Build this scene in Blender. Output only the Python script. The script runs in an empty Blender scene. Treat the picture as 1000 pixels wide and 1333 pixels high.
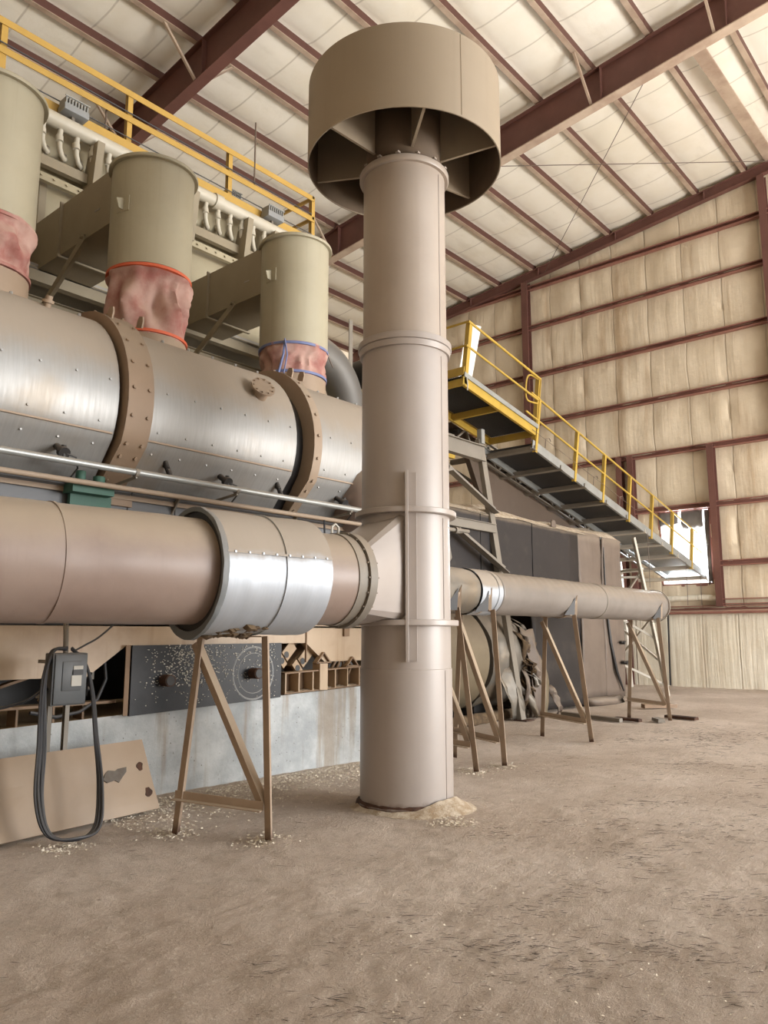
import bpy, bmesh, math, random
from mathutils import Vector as V, Matrix, noise
random.seed(7)
sc = bpy.context.scene
COL = sc.collection
PI = math.pi

# ------------------------------------------------------------------ helpers
def lin(c):
    """0-255 display colour to linear rgba"""
    return tuple(x / 255 / 12.92 if x <= 10 else ((x / 255 + .055) / 1.055) ** 2.4 for x in c) + (1,)

def nm(p, s=1.0, seed=0.0):
    return noise.noise(V((p[0] * s + seed, p[1] * s - seed, p[2] * s + 2 * seed)))

class MB:
    """collects shapes into one mesh"""
    def __init__(self):
        self.b = bmesh.new()
    def face(self, vs):
        try:
            return self.b.faces.new(vs)
        except ValueError:
            return None
    def grid(self, P, close_u=False, close_v=False):
        R = [[self.b.verts.new(p) for p in row] for row in P]
        nu, nv = len(R), len(R[0])
        for i in range(nu if close_u else nu - 1):
            for j in range(nv if close_v else nv - 1):
                a, b2 = R[i], R[(i + 1) % nu]
                self.face((a[j], b2[j], b2[(j + 1) % nv], a[(j + 1) % nv]))
        return R
    def loft(self, rings, cap0=True, cap1=True):
        R = self.grid(rings, close_v=True)
        if cap0: self.face(list(reversed(R[0])))
        if cap1: self.face(R[-1])
        return R
    def prism(self, sec, p0, p1, up=(0, 0, 1), p1sec=None):
        p0, p1 = V(p0), V(p1)
        d = (p1 - p0).normalized()
        up = V(up)
        if abs(d.dot(up)) > .97:
            up = V((0, 1, 0)) if abs(d.y) < .9 else V((1, 0, 0))
        s = d.cross(up).normalized()
        u = s.cross(d).normalized()
        r0 = [p0 + s * a + u * b for a, b in sec]
        r1 = [p1 + s * a + u * b for a, b in (p1sec or sec)]
        self.loft([r0, r1])
        return self
    def bar(self, p0, p1, w, h=None, up=(0, 0, 1)):
        h = w if h is None else h
        c = min(w, h) * .08
        a, b = w / 2, h / 2
        return self.prism([(-a + c, -b), (a - c, -b), (a, -b + c), (a, b - c), (a - c, b), (-a + c, b), (-a, b - c), (-a, -b + c)], p0, p1, up)
    def ang(self, p0, p1, w, t=None, up=(0, 0, 1), fx=1, fy=1):
        t = t or w * .12
        sec = [(0, 0), (w * fx, 0), (w * fx, t * fy), (t * fx, t * fy), (t * fx, w * fy), (0, w * fy)]
        return self.prism(sec, p0, p1, up)
    def chan(self, p0, p1, w, h, t=.015, up=(0, 0, 1), fx=1):
        sec = [(0, -h / 2), (w * fx, -h / 2), (w * fx, -h / 2 + t), (t * fx, -h / 2 + t), (t * fx, h / 2 - t), (w * fx, h / 2 - t), (w * fx, h / 2), (0, h / 2)]
        return self.prism(sec, p0, p1, up)
    def ibeam(self, p0, p1, w, h, t=.02, up=(0, 0, 1)):
        a, b = w / 2, h / 2
        sec = [(-a, -b), (a, -b), (a, -b + t), (t / 2, -b + t), (t / 2, b - t), (a, b - t), (a, b), (-a, b), (-a, b - t), (-t / 2, b - t), (-t / 2, -b + t), (-a, -b + t)]
        return self.prism(sec, p0, p1, up)
    def box(self, lo, hi, bev=0.0):
        lo, hi = V(lo), V(hi)
        c = (lo + hi) / 2; s = hi - lo
        r = bmesh.ops.create_cube(self.b, size=1)
        for v in r['verts']:
            v.co = V((v.co.x * s.x, v.co.y * s.y, v.co.z * s.z)) + c
        if bev:
            es = list({e for v in r['verts'] for e in v.link_edges})
            bmesh.ops.bevel(self.b, geom=es, offset=bev, segments=2, affect='EDGES', profile=.6)
        return self
    def ring(self, c, d, r, n, ref=(0, 0, 1), a0=0.0):
        c, d = V(c), V(d).normalized()
        ref = V(ref)
        if abs(d.dot(ref)) > .97: ref = V((1, 0, 0))
        s = d.cross(ref).normalized(); u = s.cross(d).normalized()
        return [c + s * (math.cos(a0 + 2 * PI * k / n) * r) + u * (math.sin(a0 + 2 * PI * k / n) * r) for k in range(n)]
    def cyl(self, p0, p1, r0, r1=None, n=24, caps=True):
        p0, p1 = V(p0), V(p1)
        d = p1 - p0
        self.loft([self.ring(p0, d, r0, n), self.ring(p1, d, r0 if r1 is None else r1, n)], caps, caps)
        return self
    def lathe(self, prof, c, d=(0, 0, 1), n=48, closed=False, cap=False):
        c, d = V(c), V(d).normalized()
        R = [self.ring(c + d * z, d, r, n) for r, z in prof]
        self.grid(R, close_u=closed, close_v=True) if not cap else self.loft(R)
        return self
    def tube(self, pts, r, n=10, caps=True):
        pts = [V(p) for p in pts]
        rings = []
        ref = V((0.13, 0.21, .97)).normalized()
        for i, p in enumerate(pts):
            d = (pts[min(i + 1, len(pts) - 1)] - pts[max(i - 1, 0)]).normalized()
            s = d.cross(ref)
            if s.length < .05: s = d.cross(V((1, 0, 0)))
            s.normalize(); u = s.cross(d).normalized()
            ref = u
            rr = r[i] if isinstance(r, (list, tuple)) else r
            rings.append([p + s * math.cos(2 * PI * k / n) * rr + u * math.sin(2 * PI * k / n) * rr for k in range(n)])
        self.loft(rings, caps, caps)
        return self
    def wob(self, p0, p1, rf, ns=40, n=48, caps=True):
        """tube with radius rf(s in 0..1, angle)"""
        p0, p1 = V(p0), V(p1); d = (p1 - p0).normalized()
        ref = V((0, 0, 1)) if abs(d.z) < .97 else V((1, 0, 0))
        s = d.cross(ref).normalized(); u = s.cross(d).normalized()
        rings = []
        for i in range(ns + 1):
            t = i / ns; c = p0.lerp(p1, t)
            rings.append([c + (s * math.cos(a) + u * math.sin(a)) * rf(t, a) for a in (2 * PI * k / n for k in range(n))])
        self.loft(rings, caps, caps)
        return self
    def obj(self, name, mat, parent=None, smooth=38, fix=True):
        if fix: bmesh.ops.recalc_face_normals(self.b, faces=self.b.faces)
        if parent is not None:
            bmesh.ops.translate(self.b, verts=self.b.verts, vec=-ORG[root_of(parent)])
        me = bpy.data.meshes.new(name)
        self.b.to_mesh(me); self.b.free()
        if smooth:
            me.polygons.foreach_set('use_smooth', [True] * len(me.polygons))
            me.set_sharp_from_angle(angle=math.radians(smooth))
        me.materials.append(mat)
        o = bpy.data.objects.new(name, me); COL.objects.link(o)
        if parent is not None: o.parent = parent
        return o

ORG = {}
def root_of(o):
    while o.parent: o = o.parent
    return o
def tag(o, label, cat=None, group=None, kind=None):
    o['label'] = label
    if cat: o['category'] = cat
    if group: o['group'] = group
    if kind: o['kind'] = kind
    return o
def thing(name, label, cat, loc=(0, 0, 0), group=None):
    o = bpy.data.objects.new(name, None); COL.objects.link(o)
    o.location = loc; o.empty_display_size = .2
    ORG[o] = V(loc)
    return tag(o, label, cat, group)
def dup(root, loc, label, rotz=0):
    r = root.copy(); COL.objects.link(r); r.location = loc; r.rotation_euler = (0, 0, rotz); r['label'] = label
    for ch in list(root.children):
        c = ch.copy(); COL.objects.link(c); c.parent = r
        for g in list(ch.children):
            d = g.copy(); COL.objects.link(d); d.parent = c
    return r
def solo(mb, name, mat, label, cat, group=None, kind=None, smooth=38):
    return tag(mb.obj(name, mat, None, smooth), label, cat, group, kind)
def struct(mb, name, mat, label, group=None, smooth=38):
    return tag(mb.obj(name, mat, None, smooth), label, None, group, 'structure')

# ------------------------------------------------------------------ materials
class NT:
    def __init__(self, name):
        self.m = bpy.data.materials.new(name); self.m.use_nodes = True
        self.t = self.m.node_tree; self.n = self.t.nodes
        self.p = self.n['Principled BSDF']
        self.tc = self.n.new('ShaderNodeTexCoord'); self.geo = self.n.new('ShaderNodeNewGeometry')
    def L(self, a, b): self.t.links.new(a, b)
    def val(self, sock, v):
        if isinstance(v, bpy.types.NodeSocket): self.L(v, sock)
        else: sock.default_value = v
    def mapping(self, scale=(1, 1, 1), world=False, rz=0.0):
        mp = self.n.new('ShaderNodeMapping'); mp.inputs['Scale'].default_value = scale; mp.inputs['Rotation'].default_value = (0, 0, rz)
        self.L(self.geo.outputs['Position'] if world else self.tc.outputs['Object'], mp.inputs[0]); return mp.outputs[0]
    def noise(self, scale, detail=5, rough=.55, vec=None, dist=0.0):
        x = self.n.new('ShaderNodeTexNoise'); x.inputs['Scale'].default_value = scale
        x.inputs['Detail'].default_value = detail; x.inputs['Roughness'].default_value = rough; x.inputs['Distortion'].default_value = dist
        self.L(vec if vec is not None else self.tc.outputs['Object'], x.inputs['Vector']); return x.outputs['Fac']
    def ramp(self, fac, a, b, lo=0.0, hi=1.0):
        r = self.n.new('ShaderNodeMapRange'); r.interpolation_type = 'SMOOTHSTEP'
        self.val(r.inputs[0], fac); r.inputs[1].default_value = a; r.inputs[2].default_value = b
        r.inputs[3].default_value = lo; r.inputs[4].default_value = hi; return r.outputs[0]
    def math(self, op, a, b=0.0):
        x = self.n.new('ShaderNodeMath'); x.operation = op
        self.val(x.inputs[0], a); self.val(x.inputs[1], b); return x.outputs[0]
    def mix(self, fac, a, b, mode='MIX'):
        x = self.n.new('ShaderNodeMix'); x.data_type = 'RGBA'; x.blend_type = mode
        self.val(x.inputs[0], fac); self.val(x.inputs[6], a); self.val(x.inputs[7], b); return x.outputs[2]
    def sep(self, v):
        x = self.n.new('ShaderNodeSeparateXYZ'); self.L(v, x.inputs[0]); return x.outputs
    def bump(self, h, strength=.3, dist=.01):
        b = self.n.new('ShaderNodeBump'); b.inputs['Strength'].default_value = strength; b.inputs['Distance'].default_value = dist
        self.L(h, b.inputs['Height']); self.L(b.outputs[0], self.p.inputs['Normal']); return b
    def done(self, col, rough=.6, metal=0.0, spec=.5):
        self.val(self.p.inputs['Base Color'], col); self.val(self.p.inputs['Roughness'], rough); self.val(self.p.inputs['Metallic'], metal)
        self.p.inputs['Specular IOR Level'].default_value = spec
        return self.m

DUST = lin((152, 138, 123))
def paint(name, c, c2=None, rough=.55, dust=.0, dustc=None, var=.35, scale=1.5, rust=0.0, bump=.05, spec=.4, streak=0.0, metal=0.0):
    k = NT(name)
    c = lin(c); c2 = lin(c2) if c2 else tuple(x * .78 for x in c[:3]) + (1,)
    n1 = k.noise(scale, 6, .6)
    col = k.mix(k.math('MULTIPLY', k.ramp(n1, .35, .7), var), c, c2)
    if streak:
        st = k.noise(1.0, 4, .6, k.mapping((9, 9, .35)))
        col = k.mix(k.math('MULTIPLY', k.ramp(st, .52, .72), streak), col, c2)
    if dust:
        z = k.sep(k.geo.outputs['Normal'])[2]
        n2 = k.noise(3.1, 6, .65)
        f = k.math('MULTIPLY', k.ramp(k.math('ADD', z, k.math('MULTIPLY', k.math('SUBTRACT', n2, .4), .6)), .05, .75), dust)
        col = k.mix(f, col, lin(dustc) if dustc else DUST)
    if rust:
        pz = k.sep(k.geo.outputs['Position'])[2]
        f = k.ramp(k.math('ADD', pz, k.math('MULTIPLY', k.noise(14, 3), .12)), .05, .17, rust, 0)
        col = k.mix(f, col, lin((74, 47, 32)))
    k.bump(k.noise(60, 4, .7), bump, .01)
    return k.done(col, rough, metal, spec)

def steel(name, c=(169, 170, 168), rough=.36, dust=.8, streak=.35, metal=.85, ax=(1.2, 40, 40), stain=.25, wav=.25, lo=.22, hi=.75):
    k = NT(name)
    br = k.noise(1.0, 4, .6, k.mapping(ax))
    big = k.noise(1.1, 4, .6)
    base = k.mix(k.math('MULTIPLY', br, streak), lin(c), lin((111, 108, 103)))
    base = k.mix(k.math('MULTIPLY', k.ramp(big, .5, .75), stain), base, lin((138, 120, 95)))
    z = k.sep(k.geo.outputs['Normal'])[2]
    f = k.math('MULTIPLY', k.ramp(k.math('ADD', z, k.math('MULTIPLY', k.math('SUBTRACT', k.noise(1.7, 6, .65), .45), .5)), lo, hi), dust)
    col = k.mix(f, base, lin((148, 136, 122)))
    ro = k.math('ADD', k.math('MULTIPLY', br, .16), k.math('ADD', k.math('MULTIPLY', f, .35), rough - .08))
    me = k.math('MULTIPLY', k.math('SUBTRACT', 1.0, f), metal)
    k.bump(k.noise(.9, 3, .5, k.mapping((1.4, 1.4, 1.4))), wav, .05)
    return k.done(col, ro, me)

M = {}
M['stack'] = paint('stack_paint', (163, 154, 148), (148, 138, 131), rough=.36, dust=.35, dustc=(158, 147, 135), var=.5, scale=.7, rust=.9, streak=.2, bump=.03)
M['stackup'] = paint('upper_stack_paint', (166, 154, 143), (148, 135, 123), rough=.4, dust=.5, dustc=(158, 145, 131), var=.5, scale=.7, streak=.25, bump=.03)
M['cap'] = paint('cap_paint', (146, 132, 113), (131, 117, 99), rough=.55, dust=.6, var=.35, scale=.8, streak=.2)
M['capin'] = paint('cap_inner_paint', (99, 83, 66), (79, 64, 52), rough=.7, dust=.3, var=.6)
M['pipe'] = paint('pipe_paint', (138, 121, 111), (116, 97, 88), rough=.42, dust=.95, dustc=(150, 136, 120), var=.6, scale=.9, streak=.25, bump=.04)
M['rpipe'] = paint('dusty_pipe_paint', (123, 116, 110), (103, 95, 89), rough=.42, dust=.75, dustc=(137, 125, 112), var=.6, scale=1.4, streak=.2, bump=.05)
M['frame'] = paint('frame_paint', (158, 138, 118), (133, 112, 93), rough=.6, dust=.6, dustc=(184, 167, 143), var=.5, scale=3, rust=1.0)
M['collar'] = paint('collar_steel', (108, 111, 112), (86, 89, 91), rough=.5, dust=.3, var=.5, scale=3)
M['sleeve'] = steel('sleeve_sheet', (176, 182, 190), .55, .95, .25, .5, (40, 3, 3), .12, .06, .1, .35)
M['drum'] = steel('drum_sheet', (158, 157, 155), .45, .95, .45, .32, (40, 3, 3), .45, .15, .05, .5)
M['drum2'] = steel('skirt_sheet', (98, 100, 104), .6, .5, .3, .2, (1, 30, 30), .4)
M['band'] = paint('band_paint', (140, 119, 99), (122, 102, 83), rough=.6, dust=.5, dustc=(134, 121, 105), var=.5, scale=1.2)
M['band2'] = paint('trim_paint', (154, 135, 116), (134, 114, 94), rough=.6, dust=.5, var=.4)
M['cream'] = paint('cream_paint', (164, 157, 136), (144, 137, 116), rough=.5, dust=.25, var=.4, scale=1.2, streak=.3)
M['boxduct'] = paint('duct_paint', (144, 133, 112), (125, 114, 94), rough=.6, dust=.3, var=.4, scale=1.3)
M['bag'] = paint('baghouse_paint', (166, 156, 131), (143, 132, 106), rough=.6, dust=.2, var=.5, scale=.8)
M['bagdark'] = paint('hopper_paint', (154, 150, 144), (138, 133, 125), rough=.6, dust=.2, var=.4)
M['whitepipe'] = paint('header_paint', (192, 186, 171), (167, 159, 139), rough=.45, dust=.3, var=.4)
M['yellow'] = paint('yellow_paint', (184, 149, 75), (159, 128, 64), rough=.5, dust=.5, dustc=(182, 161, 119), var=.4, scale=2)
M['yellow2'] = paint('dusty_yellow_paint', (176, 145, 57), (146, 119, 51), rough=.55, dust=.5, dustc=(180, 159, 115), var=.5, scale=2)
M['red'] = paint('red_fabric', (179, 148, 137), (138, 74, 68), rough=.75, dust=.7, dustc=(181, 158, 144), var=.85, scale=2.4, bump=.1)
M['orange'] = paint('orange_strap', (205, 98, 66), (176, 84, 58), rough=.6, var=.4)
M['blue'] = paint('blue_strap', (109, 120, 160), (93, 100, 134), rough=.6, var=.4)
M['purple'] = paint('red_oxide', (110, 74, 66), (89, 59, 52), rough=.6, dust=.5, dustc=(165, 138, 118), var=.5, scale=1.2)
M['girt'] = paint('girt_oxide', (150, 105, 93), (125, 83, 71), rough=.55, dust=.75, dustc=(180, 155, 134), var=.5, scale=2)
M['purlin'] = paint('purlin_oxide', (192, 173, 154), (148, 122, 105), rough=.6, var=.7, scale=1.2, dust=.0)
M['purlinlip'] = paint('purlin_lip', (93, 61, 53), (76, 48, 42), rough=.6, var=.4)
M['greysteel'] = paint('grey_steel', (125, 118, 108), (106, 99, 89), rough=.55, dust=.6, var=.4, scale=2)
M['galv'] = paint('galvanised', (155, 157, 155), (133, 134, 132), rough=.4, dust=.5, var=.5, scale=3, metal=.4)
M['grating'] = paint('grating', (49, 47, 45), (37, 35, 33), rough=.7, dust=.3, var=.5)
M['deck'] = paint('deck_panel', (54, 52, 52), (45, 44, 44), rough=.6, var=.4)
M['belly'] = paint('brown_belt', (88, 74, 63), (75, 63, 53), rough=.7, dust=.6, var=.4)
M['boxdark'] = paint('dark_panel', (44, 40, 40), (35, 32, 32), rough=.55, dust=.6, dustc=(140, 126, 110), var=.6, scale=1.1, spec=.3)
M['boxlight'] = paint('dusty_panel', (109, 96, 86), (92, 80, 70), rough=.6, dust=.5, var=.6, scale=1.6, streak=.4)
M['drumb'] = paint('beige_drum', (112, 100, 80), (94, 82, 63), rough=.65, dust=.4, var=.6)
M['drumg'] = steel('dented_sheet', (104, 97, 87), .5, .7, .45, .35, (3, 20, 20), .6)
M['torn'] = paint('torn_wool', (104, 86, 64), (62, 48, 36), rough=.95, var=.9, scale=6, bump=.6)
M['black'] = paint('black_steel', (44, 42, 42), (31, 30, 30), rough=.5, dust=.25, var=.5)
M['cable'] = paint('black_cable', (48, 49, 53), (37, 37, 40), rough=.5, dust=.35, dustc=(106, 100, 93), var=.3)
M['darkpanel'] = paint('dark_side_sheet', (40, 41, 45), (24, 26, 30), rough=.42, dust=.05, var=.9, scale=4, spec=.3, bump=.02)
M['switch'] = paint('switch_grey', (78, 81, 83), (69, 70, 73), rough=.45, dust=.5, var=.3)
M['plate'] = paint('white_plate', (185, 181, 171), (159, 154, 142), rough=.5, var=.4)
M['sheet'] = paint('tan_sheet', (150, 129, 106), (133, 111, 89), rough=.4, dust=.25, var=.5, scale=1.6, spec=.5)
M['rustpatch'] = paint('bare_patch', (95, 88, 80), (74, 59, 48), rough=.7, var=.7, scale=8)
M['tanhouse'] = paint('tan_housing', (173, 151, 125), (143, 115, 87), rough=.4, dust=.3, var=.55, scale=1.8, streak=.5)
M['tanarm'] = paint('tan_arm', (128, 103, 79), (98, 77, 58), rough=.6, dust=.6, dustc=(189, 161, 130), var=.5, scale=4)
M['rust'] = paint('rusty_steel', (79, 53, 39), (51, 37, 30), rough=.85, var=.8, scale=12, bump=.4)
M['elbow'] = steel('grey_elbow', (102, 99, 95), .55, .6, .3, .3, (20, 20, 20), .3)
M['green'] = paint('green_paint', (60, 99, 85), (53, 80, 74), rough=.6, dust=.5, var=.5)
M['lamp'] = paint('lamp_housing', (141, 143, 144), (119, 121, 122), rough=.4, dust=.3, var=.3)
M['fibre'] = paint('white_sheet', (230, 228, 222), (212, 208, 198), rough=.5, var=.4)
M['wire'] = paint('thin_rod', (106, 91, 80), (90, 76, 66), rough=.5, var=.2)
M['tower'] = paint('pale_tower', (201, 194, 182), (174, 166, 151), rough=.55, dust=.4, var=.4)
M['flap'] = paint('torn_liner', (111, 106, 104), (85, 80, 78), rough=.7, var=.6)

def floor_mat():
    k = NT('dusty_floor')
    P = k.geo.outputs['Position']
    a = k.noise(.45, 6, .62, P); b = k.noise(5, 8, .7, P); c = k.noise(38, 6, .75, P)
    mp = k.mapping((1.2, 5.0, 1), True, .86)
    st = k.noise(2.4, 7, .7, mp, .6)
    col = k.mix(k.ramp(a, .38, .64), lin((198, 180, 164)), lin((220, 204, 190)))
    col = k.mix(k.math('MULTIPLY', k.ramp(b, .45, .72), .5), col, lin((169, 153, 134)))
    g = k.noise(95, 4, .8, P)
    col = k.mix(k.math('MULTIPLY', k.ramp(g, .5, .72), .55), col, lin((148, 134, 122)))
    col = k.mix(k.math('MULTIPLY', k.ramp(c, .52, .68), .7), col, lin((224, 214, 200)))
    fine = k.noise(7, 9, .85, k.mapping((.9, 4.5, 1), True, .86), 1.2)
    patch = k.ramp(k.noise(.8, 4, .6, P), .5, .66)
    fib = k.math('MULTIPLY', k.ramp(fine, .55, .64), k.math('ADD', k.math('MULTIPLY', patch, .8), .16))
    col = k.mix(fib, col, lin((95, 85, 76)))
    h = k.math('ADD', k.math('MULTIPLY', c, .4), k.math('MULTIPLY', b, .45))
    h = k.math('ADD', k.math('MULTIPLY', h, .6), k.math('MULTIPLY', k.math('ADD', k.math('MULTIPLY', st, .5), k.math('MULTIPLY', g, .25)), .5))
    k.bump(h, 1.0, .11)
    return k.done(col, .92, 0, .15)
def concrete_mat():
    k = NT('pitted_concrete')
    col = k.mix(k.ramp(k.noise(1.2, 6, .65), .35, .65), lin((156, 160, 162)), lin((196, 199, 199)))
    v = k.n.new('ShaderNodeTexVoronoi'); v.inputs['Scale'].default_value = 16; k.L(k.tc.outputs['Object'], v.inputs['Vector'])
    pit = k.math('MULTIPLY', k.ramp(v.outputs['Distance'], .06, .14, 1, 0), k.ramp(k.noise(3, 3), .42, .55))
    col = k.mix(pit, col, lin((109, 103, 93)))
    st = k.noise(1, 4, .6, k.mapping((3.2, 3.2, .25)))
    col = k.mix(k.math('MULTIPLY', k.ramp(st, .52, .64), .6), col, lin((138, 119, 94)))
    z = k.sep(k.geo.outputs['Normal'])[2]
    col = k.mix(k.ramp(z, .3, .8), col, lin((163, 139, 109)))
    k.bump(k.math('SUBTRACT', k.noise(30, 5, .7), pit), .3, .02)
    return k.done(col, .85, 0, .2)
def insul_mat(name, c, c2, seam_axis, period, stain, vert=False, ripple=0.0, seam=.4):
    k = NT(name)
    P = k.geo.outputs['Position']; s = k.sep(P)
    col = k.mix(k.math('MULTIPLY', k.ramp(k.noise(.35, 5, .6, P), .38, .68), .8), lin(c), lin(c2))
    if vert:   # brown staining running down the blanket
        st = k.noise(1, 5, .65, k.mapping((1, 1.6, .16), True))
        col = k.mix(k.math('MULTIPLY', k.ramp(st, .5, .72), stain), col, lin((165, 133, 96)))
    else:
        st = k.noise(1, 5, .65, k.mapping((.5, 1.4, 1), True))
        col = k.mix(k.math('MULTIPLY', k.ramp(st, .55, .75), stain), col, lin((183, 173, 154)))
    # seam lines
    wv = k.math('ADD', s[seam_axis], k.math('MULTIPLY', k.noise(1.3, 2, .5, P), .05))
    x = k.n.new('ShaderNodeMath'); x.operation = 'PINGPONG'; k.L(wv, x.inputs[0]); x.inputs[1].default_value = period / 2
    line = k.ramp(x.outputs[0], .008, .035, 1, 0)
    col = k.mix(k.math('MULTIPLY', line, seam), col, lin((141, 130, 114)))
    h = k.math('ADD', k.math('MULTIPLY', k.noise(2.6, 5, .6, P), .6), k.math('MULTIPLY', line, .0))
    if ripple:
        h = k.math('ADD', h, k.math('MULTIPLY', k.noise(1, 4, .6, k.mapping((1, 7, .25), True), .3), ripple))
    k.bump(k.math('SUBTRACT', h, k.math('MULTIPLY', line, .3)), .3 if not ripple else .6, .06)
    return k.done(col, .6, 0, .3)
M['floor'] = floor_mat(); M['concrete'] = concrete_mat()
M['roof'] = insul_mat('roof_blanket', (241, 237, 226), (230, 223, 206), 0, 1.32, .2)
M['wall'] = insul_mat('wall_blanket', (219, 205, 182), (198, 182, 157), 1, 1.25, .5, True, .5)
M['liner'] = insul_mat('base_liner', (236, 229, 212), (219, 208, 186), 1, 1.1, .3, True, 1.1, .25)
def ground_mat():
    k = NT('outdoor_ground')
    return k.done(k.mix(k.noise(.3, 4), lin((201, 193, 180)), lin((179, 170, 156))), .95, 0, .1)
M['ground'] = ground_mat()
def dust_mat():
    k = NT('sawdust')
    c = k.mix(k.ramp(k.noise(9, 7, .75), .35, .65), lin((176, 154, 128)), lin((216, 203, 184)))
    k.bump(k.noise(45, 6, .8), .8, .03)
    return k.done(c, .95, 0, .1)
M['dust'] = dust_mat()
M['chip'] = paint('pale_chip', (230, 220, 203), (205, 191, 168), rough=.9, var=.8, scale=3)
M['splinter'] = paint('dark_splinter', (91, 79, 70), (63, 54, 47), rough=.9, var=.8, scale=3)

# ------------------------------------------------------------------ camera
F = 1019.0
TH = math.atan(159 / F); YAW = math.atan(890 / math.hypot(F, 159)); EYE = 1.65
cd = bpy.data.cameras.new('camera'); cam = bpy.data.objects.new('camera', cd); COL.objects.link(cam)
cam.location = (0, 0, EYE); cam.rotation_euler = (PI / 2 + TH, 0, YAW - PI / 2)
cd.sensor_fit = 'VERTICAL'; cd.sensor_height = 24; cd.lens = 24 * F / 1333; cd.clip_end = 500; cd.clip_start = .05
sc.camera = cam

# ------------------------------------------------------------------ building shell
XW = 25.7
RZ = lambda y: 17.45 - .1144 * y      # roof plane
# floor: gently uneven dusty slab
m = MB(); P = []
def fz(x, y):
    k = max(0.0, 1 - x / 14.0)
    r = .018 * nm((x, y, 0), .9) + .010 * nm((x, y, 0), 2.7, 5) - .012
    if k > 0: r += k * (.011 * nm((x, y * 1.6, 0), 7, 2) + .007 * nm((x * 1.2 + y, y * 2, 0), 17, 9) + .005 * nm((x, y, 0), 30, 3))
    return r
xs = [-9 + i * .5 for i in range(20)]
while xs[-1] < XW + .1: xs.append(xs[-1] + (.035 if 1.0 < xs[-1] < 7 else .07 if 1 < xs[-1] < 11 else .25))
ys = [-12 + i * .5 for i in range(22)]
while ys[-1] < 24: ys.append(ys[-1] + (.035 if ys[-1] < 4.2 else .07 if ys[-1] < 7.5 else .5))
for x in xs:
    P.append([V((x, y, fz(x, y))) for y in ys])
m.grid(P)
struct(m, 'floor', M['floor'], 'warehouse floor covered in compacted beige dust')
m = MB(); m.grid([[V((x, y, -.06)) for y in (-90, 90)] for x in (-90, 120)])
struct(m, 'ground', M['ground'], 'pale ground outside the building')

# roof blanket, sagging between purlins
PUR = [6.44 + 1.575 * k for k in range(-11, 12)]
m = MB(); P = []
ny = 8
yy = []
for a, b in zip(PUR[:-1], PUR[1:]):
    for i in range(ny): yy.append((a + (b - a) * i / ny, i / ny))
yy.append((PUR[-1], 0))
xx = [-9 + i * .45 for i in range(77)] + [XW]
for x in xx:
    dr = abs(((x - 1.9) / 7.9 + .5) % 1 - .5) * 7.9
    k2 = .55 + .45 * min(1, dr / 1.2)
    P.append([V((x, y, RZ(y) + .02 - (.11 * math.sin(PI * t) ** .6 * k2 + .03 * nm((x, y, 0), 1.1) * math.sin(PI * t)))) for y, t in yy])
m.grid(P)
struct(m, 'ceiling', M['roof'], 'white insulation blanket roof sagging between purlins')
# purlins (zed sections)
for i, y in enumerate(PUR):
    z = RZ(y) - .02
    m = MB(); m.box((-9, y - .05, z - .19), (XW - .05, y - .035, z + .02))
    for xr in (1.9, 9.8, 17.7):
        m.box((xr - .5, y - .06, z - .2), (xr + .5, y - .05, z - .04))
    o = m.obj('roof_purlin', M['purlinlip'], None)
    tag(o, 'dusty steel zed purlin running under the white roof blanket', None, 'roof purlins', 'structure')
    m = MB(); m.box((-9, y - .05, z - .205), (XW - .05, y + .09, z - .19)); m.box((-9, y + .075, z - .19), (XW - .05, y + .09, z - .15))
    l = m.obj('bottom_flange', M['purlin'], None); l.parent = o; l['label'] = 'pale bottom flange of the purlin'  # flange coloured paler than the dark web
m = MB(); m.bar((17.7, 5.62, RZ(5.62) - .5), (XW - .2, 5.62, RZ(5.62) - .2), .34, .05)
struct(m, 'roof_strut', M['purlin'], 'wide flat dusty strut under the roof beside the end wall')

# rafters
def rafter(x, depth, w, label, zoff=-.27, y0=-11, y1=24):
    m = MB()
    up = V((0, .1144, 1)).normalized()
    zc = lambda y: RZ(y) + zoff - depth / 2
    m.ibeam((x, y0, zc(y0)), (x, y1, zc(y1)), w, depth, .025, up)
    y = -8.0
    while y < y1:
        for s in (-1, 1):
            m.box((x + s * w * .26 - w * .22, y - .01, zc(y) - depth * .47), (x + s * w * .26 + w * .22, y + .01, zc(y) + depth * .47))
        y += 3.15
    o = m.obj('roof_beam', M['purple'], None)
    tag(o, label, None, None, 'structure')
    if x == 17.7:
        k = MB(); k.bar((x, y0, zc(y0) - depth / 2 - .012), (x, y1, zc(y1) - depth / 2 - .012), w + .02, .03); b = k.obj('bottom_flange', M['purlin'], None); b.parent = o  # paler colour paints in the bright light on this beam's underside
    k = MB()
    if depth > .6:
        for i, py in enumerate(PUR):
            if i % 2 == 0:
                for s in (-1, 1):
                    k.ang((x + s * .1, py, zc(py) - depth * .46), (x + s * 1.0, py, RZ(py) - .24), .06, .008)
        b = k.obj('flange_brace', M['purlin'], None); b.parent = o
    return o
rafter(17.7, .98, .28, 'deep red oxide roof beam crossing behind the stack cap')
rafter(9.85, .98, .28, 'dark red oxide roof beam at upper left above the yellow railing')
rafter(1.9, .98, .28, 'red oxide roof beam above the camera')
rafter(XW - .25, .34, .2, 'red oxide roof beam along the top of the end wall', -.22)

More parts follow.
